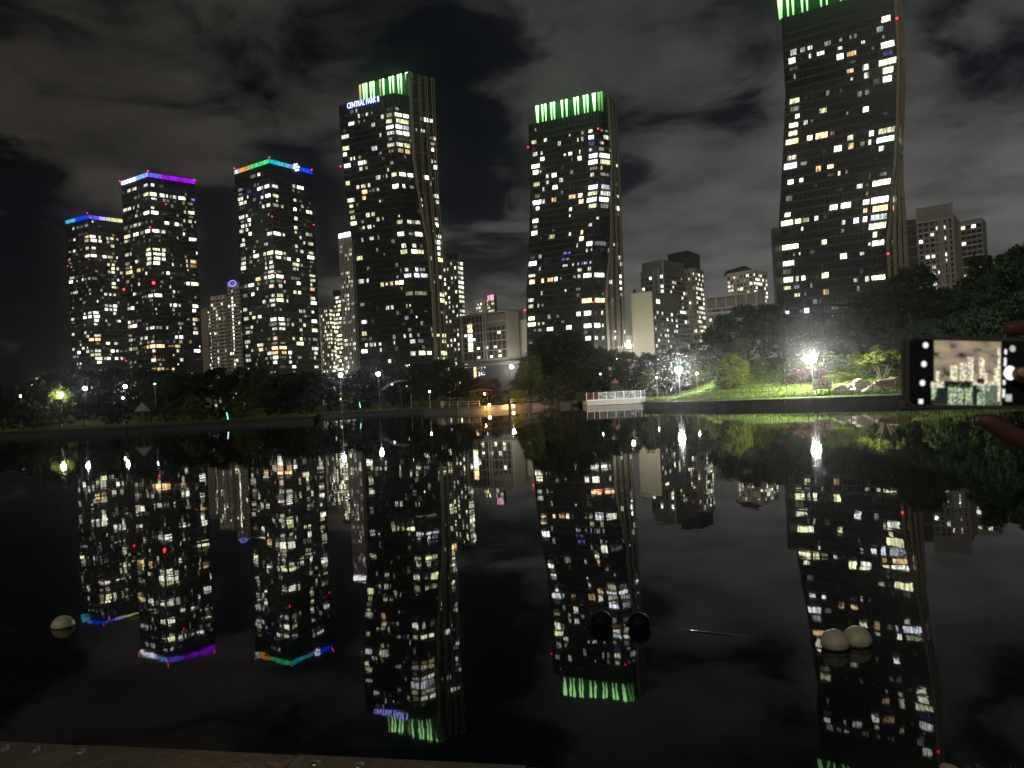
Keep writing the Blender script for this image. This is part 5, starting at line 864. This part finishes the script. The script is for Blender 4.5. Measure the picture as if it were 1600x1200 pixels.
# grass: lit turf of the bank
rng = np.random.default_rng(4); n = 42000
ga = R(9.8)+(R(36)-R(9.8))*rng.random(n); gs = 1.02+.42*rng.random(n)**1.4
gd = np.array([shore(a) for a in ga])*gs; gx, gy = np.sin(ga)*gd, np.cos(ga)*gd; gz = np.array([ground_z(x, y) for x, y in zip(gx, gy)])-.03
hh = (.10+.22*rng.random(n)); th = rng.random(n)*6.283; wd = .018+.02*rng.random(n)
dx, dy = np.cos(th)*wd, np.sin(th)*wd; lx, ly = rng.normal(size=n)*.08, rng.normal(size=n)*.08
v = np.empty((n, 4, 3)); v[:, 0] = np.stack([gx-dx, gy-dy, gz], 1); v[:, 1] = np.stack([gx+dx, gy+dy, gz], 1); v[:, 2] = np.stack([gx+dx*.3+lx, gy+dy*.3+ly, gz+hh], 1); v[:, 3] = np.stack([gx-dx*.3+lx, gy-dy*.3+ly, gz+hh], 1)
go = link(bpy.data.objects.new('grass', quadmesh('grass', v.reshape(-1, 3), GRASS))); tag(go, 'bright green grass on the lamp lit bank at right', 'grass', kind='stuff')

# ---------------------------------------------------------------- lamps
def lamp(px, py, D, r_, L_, label, col=(1, .97, .90), name='street_lamp', base=None, pole=.055, group=None):
    p = at(px, py, D); gz = ground_z(p.x, p.y) if base is None else base; h = p.z-gz
    o = empty(name, (p.x, p.y, gz)); tag(o, label, 'lamp', group)
    m = MB(); m.tube([(0, 0, -.3), (0, 0, .5), (0, 0, h-r_*.9)], [pole*1.5, pole*1.2, pole], 8); m.build('pole', METAL, o)
    m = MB(); m.lathe((0, 0, -.05), [(pole*3, 0), (pole*3, .12), (pole*1.8, .3)], 10); m.build('base', METAL, o)
    m = MB(); m.sphere((0, 0, h), r_, 8); m.build('globe', emat('lamp_%d_%d' % (int(L_), int(col[2]*100)), col, L_, 0, 1, True), o, True)
    m = MB(); m.lathe((0, 0, h+r_*.92), [(r_*.55, 0), (r_*.4, r_*.2), (.02, r_*.35)], 10); m.build('cap', METAL, o)
    m = MB(); m.lathe((0, 0, h-r_*1.12), [(pole*1.3, 0), (r_*.5, r_*.18), (r_*.45, r_*.25)], 10); m.build('collar', METAL, o)
    return o
lamp(1268, 560, 73, .42, LAMP_A, 'bright globe park lamp beside the warning sign on the right bank')
lamp(1060.5, 578, 101, .42, LAMP_A, 'bright globe park lamp left of the round green bush')
COOL = (.92, .93, 1.)
for px, py, D, r_, L_, lb, cl_ in ((133, 607, 150, .34, 170, 'white lamp at the left end of the shore, second from the left edge', COOL), (195.5, 604, 150, .30, 140, 'white lamp glinting below the purple-topped tower', COOL), (95, 617, 126, .32, 240, 'leftmost white lamp, with green lit leaves around it', (.95, 1, .85)),
                              (532, 586, 132, .34, 230, 'white lamp at the foot of the slender striped tower', COOL), (591, 584.5, 148, .36, 230, 'white lamp above the curved canopy below the lettered tower', COOL), (799, 573, 408, .9, 420, 'pale lamp in front of the mid-rise slab podium', (1, .95, .88)),
                              (671, 612, 127, .14, 60, 'small white globe lamp in the dark trees below the lettered tower', COOL), (1088.5, 583.5, 98, .11, 120, 'small lamp just right of the left park lamp', COOL), (1026, 590, 112, .09, 60, 'tiny lamp on a thin pole left of the left park lamp', COOL),
                              (956.5, 562, 140, .16, 60, 'left one of two tiny lights in the middle clump of trees', COOL), (963.5, 561, 140, .16, 60, 'right one of two tiny lights in the middle clump of trees', COOL), (938, 584.5, 130, .1, 50, 'tiny light low in the middle clump of trees', COOL),
                              (49, 601, 170, .16, 40, 'tiny lamp on a pole near the left edge', COOL), (32, 619, 140, .16, 40, 'small low light at the far left edge', COOL), (242, 600, 150, .12, 40, 'tiny lamp among the trees under the purple-topped tower', COOL), (192, 622, 120, .14, 50, 'small warm light low among the left trees', (1, .8, .45)),
                              (640, 571, 140, .12, 40, 'tiny light at the foot of the lettered tower', COOL), (714, 581, 146, .14, 50, 'tiny light below the dark half-hidden tower', COOL), (983, 541, 358, .8, 620, 'added lamp behind the trees that brightens the cream gable', (1, .95, .8))):  # last entry is an added lamp to brighten the cream gable
    lamp(px, py, D, r_, L_, lb, cl_, pole=.04)
# warm lamps hung on the middle quay wall; the second, unseen, is assumed
for px, py, D, L_, lb in ((764.5, 632.5, 116.3, LAMP_W, 'small warm orange lamp on the middle quay wall'), (802, 634, 120.2, LAMP_W*1.3, 'assumed warm orange lamp behind the dark pile on the middle quay')):
    p = at(px, py, D); o = empty('quay_lamp', (p.x, p.y-.55, 0)); tag(o, lb, 'lamp', 'warm quay lamps'); z = p.z
    m = MB(); m.tube([(0, .5, z-.15), (0, .1, z+.22), (0, 0, z+.2)], .03, 6); m.build('bracket', DMETAL, o)
    m = MB(); m.sphere((0, 0, z), .13, 8); m.build('globe', emat('lamp_warm_%d' % int(L_), (1, .52, .16), L_, 0, 1, True), o, True)
    m = MB(); m.lathe((0, 0, z+.1), [(.2, 0), (.15, .06), (.03, .12)], 10); m.build('shade', DMETAL, o)
p = on_z(797, 645); m = MB(); m.tube([(p.x, p.y, -1.5), (p.x, p.y, 1.75)], [.2, .18], 10); m.lathe((p.x, p.y, 1.75), [(.2, 0), (.22, .12), (.03, .25)], 10); tag(m.build('mooring_pile', DMETAL), 'dark timber pile standing in front of the warm lit quay', 'pile')

# ---------------------------------------------------------------- small things on the shore
# warning sign with red ring
p = at(1285.5, 606, 71.2); gz = ground_z(p.x, p.y); sg = empty('warning_sign', (p.x, p.y, gz), -math.atan2(p.x, p.y)); sg.scale = (1.16, 1.16, 1.); tag(sg, 'white board with a red ring and black figure beside the right lamp', 'sign')
m = MB(); m.box((0, 0, .98), (1.35, .05, .95)); m.build('board', WHITEP, sg)
for x in (-.5, .5): m = MB(); m.box((x, .05, .55), (.07, .06, 1.3)); m.build('post', DMETAL, sg)
SRED = pmat('sign_red', (.55, .03, .03), .5, 0, .05); SBLK = pmat('sign_black', (.02, .02, .02), .6, 0, .05)
m = MB(); m.torus((.05, -.035, 1.02), .33, .05, (1, 0, 0), (0, 0, 1), 24, 6); m.build('ring', SRED, sg)
m = MB(); m.box((.02, -.035, 1.0), (.10, .012, .36)); m.sphere((.02, -.035, 1.26), .06, 6); m.box((.09, -.034, .92), (.07, .012, .2)); m.box((-.05, -.034, 1.06), (.05, .012, .2)); m.build('figure', SBLK, sg)
m = MB(); v, f = [], []; m.box((0, 0, 0), (.60, .012, .07)); o = m.build('cross_bar', SRED, sg); o.location = (.05, -.05, 1.02); o.rotation_euler = (0, R(45), 0)
# boulders
def rock(c, s, seed, label, mat, name='boulder', group=None):
    bm = bmesh.new(); bmesh.ops.create_icosphere(bm, subdivisions=3, radius=1); r__ = random.Random(seed); ph = [r__.random()*6 for _ in range(6)]
    for v in bm.verts:
        k = 1+.16*math.sin(3*v.co.x+ph[0])+.13*math.sin(4*v.co.y+ph[1])+.12*math.sin(5*v.co.z+ph[2])+.07*math.sin(9*v.co.x+7*v.co.y+ph[3])
        v.co = Vector((v.co.x*s[0], v.co.y*s[1], v.co.z*s[2]))*k
    me = bpy.data.meshes.new(name); bm.to_mesh(me); bm.free(); me.materials.append(mat); o = link(bpy.data.objects.new(name, me)); o.location = c; tag(o, label, 'boulder', group); return o
ROCK = pmat('pale_granite', (.66, .62, .54), .9, 0, .3, 1.5, bump=.6, bscale=4)
for i, (px, D, s, lb) in enumerate(((1313, 70.5, (.85, .5, .50), 'white boulder just right of the warning sign'), (1333, 70.3, (.75, .5, .50), 'white boulder in the middle of the row on the right bank'), (1347, 70, (.8, .5, .85), 'tallest white boulder of the row on the right bank'), (1362, 69, (.75, .5, .42), 'low flat boulder under the umbrella shaped tree'))):
    q = gp(px, 605, D); rock((q.x, q.y, q.z+s[2]*.35), s, i+3, lb, ROCK)
q = gp(1388, 600, 70); rock((q.x, q.y, q.z+.05), (2.1, 1.1, .6), 21, 'bare brown earth mound left of the phone', pmat('bare_earth', (.22, .16, .10), .95, 0, .3, 1.5, bump=.5), 'earth_mound')
# life ring on its stand
q = qtop(on_z(692.5, 645.2).xy, 1.002); lr = empty('life_ring', q); tag(lr, 'pale life ring on a stand at the left end of the middle quay', 'life ring')
m = MB(); m.torus((0, -.08, .72), .30, .07, (1, 0, 0), (0, 0, 1)); m.build('ring', pmat('ring_orange', (.5, .26, .16), .6), lr); m = MB(); m.box((0, 0, .45), (.08, .05, .95)); m.build('stand', WHITEP, lr)
# curved canopy shelter
c = gp(622, 600, 140); cn = empty('curved_canopy', c); tag(cn, 'pale curved roof canopy in the dark below the lettered tower', 'shelter')
m = MB(); v = []; f = []
for i in range(13):
    u = i/12; x = -2.9+7.4*u; z = 3.6+1.6*math.sin(min(1, u*1.9)*math.pi/2)-.5*u*u
    v += [(x, -1.6, z), (x, 1.6, z), (x, -1.6, z+.14), (x, 1.6, z+.14)]
for i in range(12):
    a = i*4; f += [(a, a+4, a+5, a+1), (a+2, a+3, a+7, a+6), (a, a+2, a+6, a+4), (a+1, a+5, a+7, a+3)]
f += [(0, 1, 3, 2), (48, 50, 51, 49)]; m.add(v, f); m.build('roof', GREYP, cn)
for x, z in ((-2.7, 3.7), (.5, 4.9), (4.2, 4.5)):
    for y in (-1.4, 1.4): m = MB(); m.tube([(x, y, -.2), (x, y, z)], .05, 6); m.build('post', DMETAL, cn)
m = MB(); m.sphere((-.9, -1.4, 4.5), .16, 6, .5); m.build('ceiling_light', emat('canopy_light', (.9, .97, 1), 8), cn); m = MB(); m.sphere((1.7, -1.2, 4.1), .1, 6, .5); m.build('ceiling_light', MATS['canopy_light'], cn)
# small pavilions
def pavilion(px, py, D, wd, h, label, roofm, name='gazebo'):
    c = gp(px, py, D); o = empty(name, c); tag(o, label, 'gazebo'); m = MB(); m.lathe((0, 0, h*.58), [(wd/2, 0), (wd/2, .08), (.05, min(h*.42, wd*.6) if wd < 4 else .55)], 6 if wd < 4 else 10); m.build('roof', roofm, o)
    for k in range(4): a = k*math.pi/2+.6; m = MB(); m.tube([(wd*.38*math.cos(a), wd*.38*math.sin(a), -.2), (wd*.38*math.cos(a), wd*.38*math.sin(a), h*.6)], .05, 6); m.build('post', WOOD, o)
pavilion(222, 640, 106, 2.2, 3., 'small pointed gazebo with grey roof behind the left quay', pmat('grey_thatch', (.20, .18, .15), .9))
pavilion(960.5, 590, 122, 1.25, 4.6, 'small pointed pinkish roof among the middle trees', pmat('pink_canvas', (.22, .10, .085), .8), 'tent')
pavilion(752, 600, 131, 4.5, 4.3, 'low red lit parasol roof behind the middle quay', pmat('red_canvas', (.30, .10, .05), .8), 'parasol')
p = gp(757, 606, 130); o = empty('hanging_lantern', (p.x, p.y-.6, p.z)); tag(o, 'small warm lantern under the red parasol roof', 'lantern'); m = MB(); m.sphere((0, 0, 2.0), .12, 6); m.build('globe', emat('lantern_warm', (1, .5, .2), 90, 0, 1, True), o); m = MB(); m.tube([(0, 0, -.1), (0, 0, 1.9)], .03, 6); m.build('stem', DMETAL, o)
# teal light bars at the water
for px, py, D, lb in ((355.5, 650, 103, 'slim teal glowing light bar behind the left quay'), (562.5, 633, 133, 'slim teal glowing light bar at the shadowed inlet')):
    p = at(px, py, D); o = empty('light_bar', (p.x, p.y, ground_z(p.x, p.y))); tag(o, lb, 'light bar', 'teal light bars'); zz = p.z-o.location.z
    m = MB(); m.box((0, 0, zz/2-.2), (.08, .08, max(.3, zz))); m.build('post', DMETAL, o); m = MB(); m.box((0, -.05, zz), (.13, .06, .95)); q = m.build('tube', emat('teal_tube', (.35, .95, .9), 1.6), o); q.rotation_euler = (0, R(-8), 0); q.location = (zz*math.sin(R(8)), 0, zz*(1-math.cos(R(8))))

# ---------------------------------------------------------------- near water: buoys and rope
def buoy(px, py, r_, mat, label, group, sink=.42):
    p = on_z(px, py); o = empty('buoy', (p.x, p.y, 0)); tag(o, label, 'buoy', group)
    m = MB(); m.sphere((0, 0, r_*sink), r_, 18, .92); m.build('float', mat, o, True)
    m = MB(); m.torus((0, 0, r_*sink), r_*1.005, r_*.03, (1, 0, 0), (0, 1, 0), 28, 6); m.build('seam', mat, o, True)
    m = MB(); m.lathe((0, 0, r_*(sink+.87)), [(r_*.17, 0), (r_*.16, r_*.05), (r_*.1, r_*.065)], 12); m.build('cap', mat, o, True)
    if mat is not BD: m = MB(); m.lathe((0, 0, 0), [(r_*math.sqrt(max(.05, 1-((zz-r_*sink)/(r_*.92))**2))*1.006, zz) for zz in (-.03, -.005, .008, .016)], 24); m.build('algae_band', pmat('green_brown_algae', (.05, .052, .025), .8, 0, .4, 30), o, True)
    return p
BU = pmat('buoy_cream_plastic', (.40, .36, .26), .45, 0, .4, 14); BD = pmat('buoy_black_plastic', (.004, .004, .004), .6, 0, .2, 8, .15)
buoy(98.5, 979, .112, BU, 'lone cream buoy floating at the left edge', 'cream buoys', .1); buoy(1305, 1012, .112, BU, 'left one of the paired cream buoys at right', 'cream buoys'); buoy(1340, 1007, .112, BU, 'right one of the paired cream buoys at right', 'cream buoys')
buoy(940, 978, .105, BD, 'left one of two black buoys on the tower reflection', 'black buoys'); buoy(999, 981, .105, BD, 'right one of two black buoys on the tower reflection', 'black buoys')
def rope(pts, label):
    m = MB(); P_ = []
    for i in range(len(pts)-1):
        a, b = on_z(*pts[i]), on_z(*pts[i+1])
        for k in range(6): q = a.lerp(b, k/6); P_.append((q.x, q.y, (.006-.009*abs((i+k/6)-2.)**2 if i < 4 else -.03)))
    q = on_z(*pts[-1]); P_.append((q.x, q.y, -.03)); m.tube(P_, .0055, 6); tag(m.build('mooring_rope', pmat('wet_rope', (.07, .07, .065), .2), smooth=True), label, 'rope')
rope([(1012, 981), (1058, 984), (1110, 989), (1165, 994), (1230, 1002), (1292, 1013)], 'thin pale rope on the water between the black and cream buoys')

# near quay edge at the bottom of the picture
DK = .7; da, db = on_z(0, 1160, DK), on_z(700, 1195, DK); ex = (db-da).normalized(); ang = math.atan2(ex.y, ex.x)
dk = empty('quayside', (da.x, da.y, 0), ang); dk['kind'] = 'structure'; dk['label'] = 'near stone quay edge at the bottom left'
KERB = pmat('worn_granite', (.085, .072, .05), .8, 0, .35, 5, bump=.7, bscale=14); PAVE = pmat('deck_boards', (.22, .155, .08), .8, 0, .35, 6, bump=.5, bscale=20)
me0 = None
for k in range(-4, 10):
    if me0 is None: m = MB(); m.box((0, 0, 0), (.99, .30, .24)); me0 = m.build('kerb_stone', KERB, dk); o = me0
    else: o = link(me0.copy(), dk)
    o.location = (k*1.0, -.14, DK-.12+.004*((k*7) % 3)); 
pl0 = None
for k in range(34):
    if pl0 is None: m = MB(); m.box((0, 0, 0), (14, .138, .05)); pl0 = m.build('plank', PAVE, dk); o = pl0
    else: o = link(pl0.copy(), dk)
    o.location = (2.5, -.37-k*.145, DK-.06+.003*((k*5) % 3))
m = MB(); m.box((2.5, -2.5, DK-.7), (14, 4.9, 1.1)); m.build('foundation', CONCD, dk)
for px, py in ((20, 1160), (66, 1163.5), (135, 1168), (500, 1186.5), (567, 1190)):
    p = on_z(px, py+3, DK)-da; x = p.x*ex.x+p.y*ex.y; m = MB(); m.lathe((x, -.06, DK+.0), [(.022, 0), (.02, .012), (.008, .018)], 10); m.build('stud', pmat('steel_stud', (.7, .7, .68), .25, 1., .05), dk)
p = on_z(250, 1330, DK); o = empty('assumed_deck_light', (p.x, p.y, DK)); tag(o, 'assumed low warm deck light, unseen just below the bottom edge at left', 'lamp')  # assumed lamp out of view, added for the warm light on the quay edge
m = MB(); m.lathe((0, 0, -.03), [(.07, 0), (.07, .20), (.03, .25)], 12); m.build('housing', DMETAL, o); m = MB(); m.torus((0, 0, .12), .072, .02, (1, 0, 0), (0, 1, 0), 16, 6); m.build('lens', emat('assumed_deck_lens', (1, .62, .25), ASSUMED_DECK_L, 0, 1, True), o)
# brown tuft and pebble at the lower right corner
p = on_z(1552, 1248, DK); rng = np.random.default_rng(8); n = 900; cx = rng.normal(size=n)*.05+np.where(rng.random(n) < .5, -.035, .05); 
th = rng.random(n)*6.28; sp = rng.random(n)*.05; L2 = .05+.07*rng.random(n); bx, by = cx, rng.normal(size=n)*.03
v = np.empty((n, 4, 3)); ww = .0025; dx, dy = np.cos(th), np.sin(th)
v[:, 0] = np.stack([bx-ww, by, 0*bx], 1); v[:, 1] = np.stack([bx+ww, by, 0*bx], 1); v[:, 2] = np.stack([bx+dx*sp+ww*.3, by+dy*sp, L2], 1); v[:, 3] = np.stack([bx+dx*sp-ww*.3, by+dy*sp, L2], 1)
o = link(bpy.data.objects.new('dry_tuft', quadmesh('dry_tuft', v.reshape(-1, 3), pmat('dry_brown_blades', (.24, .14, .08), .8, 0, .4, 9)))); o.location = (p.x, p.y, DK-.03); tag(o, 'brown furry tuft cut off by the lower right corner', 'tuft')
q = on_z(1487, 1214, DK); rock((q.x, q.y, DK+.01), (.035, .035, .035), 5, 'small pinkish round pebble beside the brown tuft', pmat('pinkish_pebble', (.42, .28, .25), .7), 'pebble')
m = MB(); m.box((0, 0, 0), (1.2, .9, .5)); o = m.build('kerb_block', KERB); q = on_z(1530, 1240, DK); o.location = (q.x+.15, q.y-.42, DK-.265); tag(o, 'stone ledge under the brown tuft below the frame', 'ledge')

# ---------------------------------------------------------------- the phone and the hand that holds it
PD = .80; s_px = PD/FPX
ex = (cam_rt*.985+fwd*.16-cam_up*.012).normalized(); ey = cam_up+cam_rt*.03+fwd*.02; ey = (ey-ex*ey.dot(ex)).normalized(); ez = ex.cross(ey)
pc = Vector((0, 0, CAM_H))+(fwd+cam_rt*((1517-800)/FPX)+cam_up*((600-582.5)/FPX))*PD
PM = Matrix(((ex.x, ey.x, ez.x, pc.x), (ex.y, ey.y, ez.y, pc.y), (ex.z, ey.z, ez.z, pc.z), (0, 0, 0, 1)))
ph = bpy.data.objects.new('smartphone', None); C.objects.link(ph); ph.matrix_world = PM; tag(ph, 'smartphone held sideways, its screen showing the same skyline', 'phone')
PL, PH_, PT = .0775, .0372, .004
def rrect(w_, h_, r_, z, n=6):
    out = []
    for cx_, cy_, a0 in ((w_-r_, h_-r_, 0), (-w_+r_, h_-r_, 90), (-w_+r_, -h_+r_, 180), (w_-r_, -h_+r_, 270)):
        for k in range(n+1): a = R(a0+90*k/n); out.append((cx_+r_*math.cos(a), cy_+r_*math.sin(a), z))
    return out
def rslab(name, levels, mat, par):
    v = []; f = []; n = len(levels[0])
    for l in levels: v += l
    for i in range(len(levels)-1):
        for k in range(n): f.append((i*n+k, i*n+(k+1) % n, (i+1)*n+(k+1) % n, (i+1)*n+k))
    f.append(tuple(range(n))[::-1]); f.append(tuple((len(levels)-1)*n+k for k in range(n))); return mobj(name, v, f, mat, par)
rslab('case', [rrect(PL-.001, PH_-.001, .009, -PT), rrect(PL, PH_, .01, -PT+.0012), rrect(PL, PH_, .01, PT-.0012), rrect(PL-.0008, PH_-.0008, .0095, PT)], pmat('phone_case_rim', (.13, .12, .11), .3, .4, .6, 400), ph)
scr = rslab('screen', [rrect(PL-.0035, PH_-.0032, .0075, PT-.0002), rrect(PL-.0035, PH_-.0032, .0075, PT+.0003)], pmat('phone_glass', (.004, .004, .005), .12, 0, 0), ph)
sx = lambda px: (px-1517)*s_px/.985
sy = lambda py: (582.5-py)*s_px
Z0 = PT+.0004
def quad(name, x0, y0, x1, y1, mat, z=Z0, par=scr, rot=0): m = MB(); m.box(((x0+x1)/2, (y0+y1)/2, z), (abs(x1-x0), abs(y1-y0), .00008), rot); return m.build(name, mat, par)
sm = bpy.data.materials.new('screen_cloudy_sky'); sm.use_nodes = True; t = sm.node_tree; t.nodes.clear()
o = t.nodes.new('ShaderNodeOutputMaterial'); e = t.nodes.new('ShaderNodeEmission'); t.links.new(e.outputs[0], o.inputs[0]); co = t.nodes.new('ShaderNodeTexCoord'); mpn = t.nodes.new('ShaderNodeMapping'); mpn.inputs['Scale'].default_value = (45, 95, 1); mpn.inputs['Rotation'].default_value = (0, 0, .3); t.links.new(co.outputs['Object'], mpn.inputs[0])
n_ = t.nodes.new('ShaderNodeTexNoise'); n_.inputs['Scale'].default_value = 1.; n_.inputs['Detail'].default_value = 4; t.links.new(mpn.outputs[0], n_.inputs['Vector']); cr = t.nodes.new('ShaderNodeValToRGB'); t.links.new(n_.outputs[0], cr.inputs[0])
cr.color_ramp.elements[0].position = .36; cr.color_ramp.elements[0].color = (.035, .033, .028, 1); cr.color_ramp.elements[1].position = .62; cr.color_ramp.elements[1].color = (.40, .31, .17, 1); el = cr.color_ramp.elements.new(.45); el.color = (.24, .20, .15, 1)
t.links.new(cr.outputs[0], e.inputs[0]); e.inputs[1].default_value = 1.; sm.cycles.emission_sampling = 'NONE'
quad('screen_picture', sx(1449), sy(632.5), sx(1564), sy(533.5), sm)
def speck(name, a, b, scale, thr):
    m_ = bpy.data.materials.new(name); m_.use_nodes = True; t = m_.node_tree; t.nodes.clear(); o = t.nodes.new('ShaderNodeOutputMaterial'); e = t.nodes.new('ShaderNodeEmission'); t.links.new(e.outputs[0], o.inputs[0])
    co = t.nodes.new('ShaderNodeTexCoord'); v_ = t.nodes.new('ShaderNodeTexVoronoi'); v_.inputs['Scale'].default_value = scale; t.links.new(co.outputs['Object'], v_.inputs['Vector']); sp = t.nodes.new('ShaderNodeSeparateXYZ'); t.links.new(v_.outputs['Color'], sp.inputs[0])
    g_ = t.nodes.new('ShaderNodeMath'); g_.operation = 'GREATER_THAN'; t.links.new(sp.outputs[0], g_.inputs[0]); g_.inputs[1].default_value = thr; mx_ = t.nodes.new('ShaderNodeMix'); mx_.data_type = 'RGBA'; mx_.inputs[6].default_value = (*a, 1); mx_.inputs[7].default_value = (*b, 1); t.links.new(g_.outputs[0], mx_.inputs[0]); t.links.new(mx_.outputs[2], e.inputs[0]); m_.cycles.emission_sampling = 'NONE'; return m_
TWM = speck('screen_towers', (.20, .17, .12), (1.2, 1.1, .8), 900, .42); RFM = speck('screen_reflections', (.02, .035, .025), (.65, .8, .5), 900, .5); TRM = speck('screen_trees', (.01, .014, .01), (.10, .12, .06), 700, .8); WTM = emat('screen_water', (.016, .022, .019), 1); GWM = emat('screen_right_water', (.13, .17, .11), 1, .4, 200)
zx = lambda x: sx(1360+x/5.454); zy = lambda y: sy(480+y/5.454)
quad('screen_water_area', zx(455), zy(830), zx(1098), zy(655), WTM, Z0+.0001); quad('screen_right_water_area', zx(950), zy(828), zx(1080), zy(650), GWM, Z0+.0002)
for x0, x1, y0, y1 in ((500, 530, 550, 660), (455, 575, 640, 690), (635, 700, 500, 645), (722, 780, 480, 640), (795, 850, 425, 640), (905, 955, 430, 640), (960, 980, 560, 640), (1075, 1100, 345, 800), (1040, 1075, 520, 650), (830, 1100, 635, 665)): quad('screen_tower', zx(x0), zy(y1), zx(x1), zy(y0), TWM, Z0+.0003)
quad('screen_treeline', zx(575), zy(685), zx(830), zy(632), TRM, Z0+.0004); quad('screen_treeline', zx(880), zy(650), zx(950), zy(605), TRM, Z0+.0004)
for x0, x1, y0, y1 in ((460, 505, 690, 790), (612, 690, 680, 828), (700, 755, 685, 830), (770, 838, 680, 832), (885, 955, 665, 832), (970, 1000, 650, 720)): quad('screen_reflection', zx(x0), zy(y1), zx(x1), zy(y0), RFM, Z0+.0003)
ICN = emat('screen_icon_white', (.95, .92, .98), 1.1); 
def disc(name, px, py, r_, mat, z=Z0+.0003, sq=False):
    m = MB(); c = (sx(px), sy(py), z)
    if sq: m.box(c, (r_*2, r_*2, .00008))
    else: m.lathe(c, [(r_, 0), (r_, .00008)], 20)
    m.build(name, mat, scr)
for px, py in ((1434.3, 541.5), (1431.5, 570.5), (1429, 599.5)): disc('screen_icon', px, py, .0030, ICN)
disc('screen_icon', 1426.5, 628, .0024, ICN, sq=True); disc('screen_icon', 1583.5, 544, .0034, emat('screen_icon_grey', (.62, .58, .52), .9)); disc('shutter_button', 1579, 582, .0072, emat('screen_shutter', (1, .93, 1), 1.6), Z0+.0004); disc('gallery_thumbnail', 1576.5, 621, .0036, emat('screen_thumb', (.55, .62, .48), .9), sq=True)
for py, c_ in ((549, ICN), (562, ICN), (568, ICN), (583, emat('screen_orange', (.9, .5, .1), 1)), (597, ICN), (611, ICN), (617, ICN)): quad('mode_label', sx(1567.5)+(582.5-py)*.00004, sy(py)-.0024, sx(1571.5)+(582.5-py)*.00004, sy(py)+.0024, c_, Z0+.0003)
# hand: palm, wrist, forearm and five fingers grown as one skin
SKIN = pmat('skin', (.115, .044, .03), .55, 0, .12, 60); SKIN.node_tree.nodes['Principled BSDF'].inputs['Subsurface Weight'].default_value = .08; SKIN.node_tree.nodes['Principled BSDF'].inputs['Subsurface Radius'].default_value = (.01, .004, .002)
J = []; E_ = []
def jt(p, r_, par=None):
    J.append((p, r_)); i = len(J)-1
    if par is not None: E_.append((par, i))
    return i
palm = jt((.128, -.034, -.018), .026); wr = jt((.182, -.066, -.016), .025, palm); fa = jt((.27, -.115, -.02), .032, wr); fb = jt((.40, -.18, -.03), .040, fa)
def finger(root_p, pts):
    k = jt(root_p[0], root_p[1], palm)
    for p, r_ in pts: k = jt(p, r_, k)
finger(((.118, -.030, .004), .016), [((.094, -.016, .016), .0125), ((.066, -.006, .0165), .0105), ((.048, -.001, .0135), .0092), ((.038, .0005, .0125), .0065)])            # thumb on the shutter
finger(((.134, .006, -.022), .0135), [((.118, .036, -.018), .0105), ((.080, .0495, -.008), .0092), ((.054, .048, -.003), .0086), ((.041, .0465, -.001), .0066)])             # index over the top edge
finger(((.116, -.058, -.004), .0135), [((.080, -.074, -.002), .0112), ((.044, -.064, -.001), .0100), ((.022, -.052, .0), .0088), ((.009, -.0465, .0), .0064)])               # middle under the bottom edge
finger(((.118, -.058, -.022), .0125), [((.098, -.074, -.024), .0102), ((.070, -.066, -.022), .0090), ((.050, -.054, -.018), .0080), ((.040, -.046, -.016), .0060)])          # ring
finger(((.124, -.060, -.036), .0115), [((.106, -.076, -.042), .0090), ((.086, -.070, -.040), .0078), ((.072, -.058, -.034), .0070), ((.064, -.050, -.030), .0052)])          # little
me = bpy.data.meshes.new('person'); me.from_pydata([p for p, _ in J], E_, []); hd = bpy.data.objects.new('person', me); C.objects.link(hd); hd.matrix_world = PM
sk = hd.modifiers.new('skin', 'SKIN')
for i, (_, r_) in enumerate(J): me.skin_vertices[0].data[i].radius = (r_, r_); me.skin_vertices[0].data[i].use_root = (i == 0)
sk.use_smooth_shade = True; sub = hd.modifiers.new('sub', 'SUBSURF'); sub.levels = 2; sub.render_levels = 2
dg = bpy.context.evaluated_depsgraph_get(); m2 = bpy.data.meshes.new_from_object(hd.evaluated_get(dg)); hd.modifiers.clear(); hd.data = m2; m2.materials.clear(); m2.materials.append(SKIN); m2.polygons.foreach_set('use_smooth', [True]*len(m2.polygons))
tag(hd, 'hand of a person out of frame, thumb pressing the phone shutter', 'person')
m = MB(); m.tube([(.235, -.096, -.018), (.27, -.115, -.02), (.36, -.16, -.026), (.46, -.21, -.034)], [.042, .045, .052, .058], 14); slv = m.build('sleeve', pmat('dark_sleeve', (.02, .02, .024), .9), hd, True)
m = MB(); m.sphere((0, 0, 0), .0048, 8, .35); o = m.build('thumb_nail', pmat('nail', (.5, .28, .22), .35, 0, .05), hd, True); o.location = (.0430, .0005, .0205); o.scale = (1.3, 1, 1)
# ---------------------------------------------------------------- haze added to stand in for lens bloom
if HAZE > 0:
    m = MB(); m.box((0, 400, 85), (1500, 1300, 178)); hz = m.build('haze', None); hz['kind'] = 'stuff'; hz['label'] = 'thin haze added to stand in for lens bloom round the lamps'
    hm = bpy.data.materials.new('bloom_haze'); hm.use_nodes = True; t = hm.node_tree; t.nodes.clear(); o = t.nodes.new('ShaderNodeOutputMaterial'); pv = t.nodes.new('ShaderNodeVolumePrincipled'); t.links.new(pv.outputs[0], o.inputs['Volume'])
    pv.inputs['Color'].default_value = (.95, .96, .96, 1); pv.inputs['Density'].default_value = HAZE; pv.inputs['Anisotropy'].default_value = .96
    hz.data.materials.append(hm)
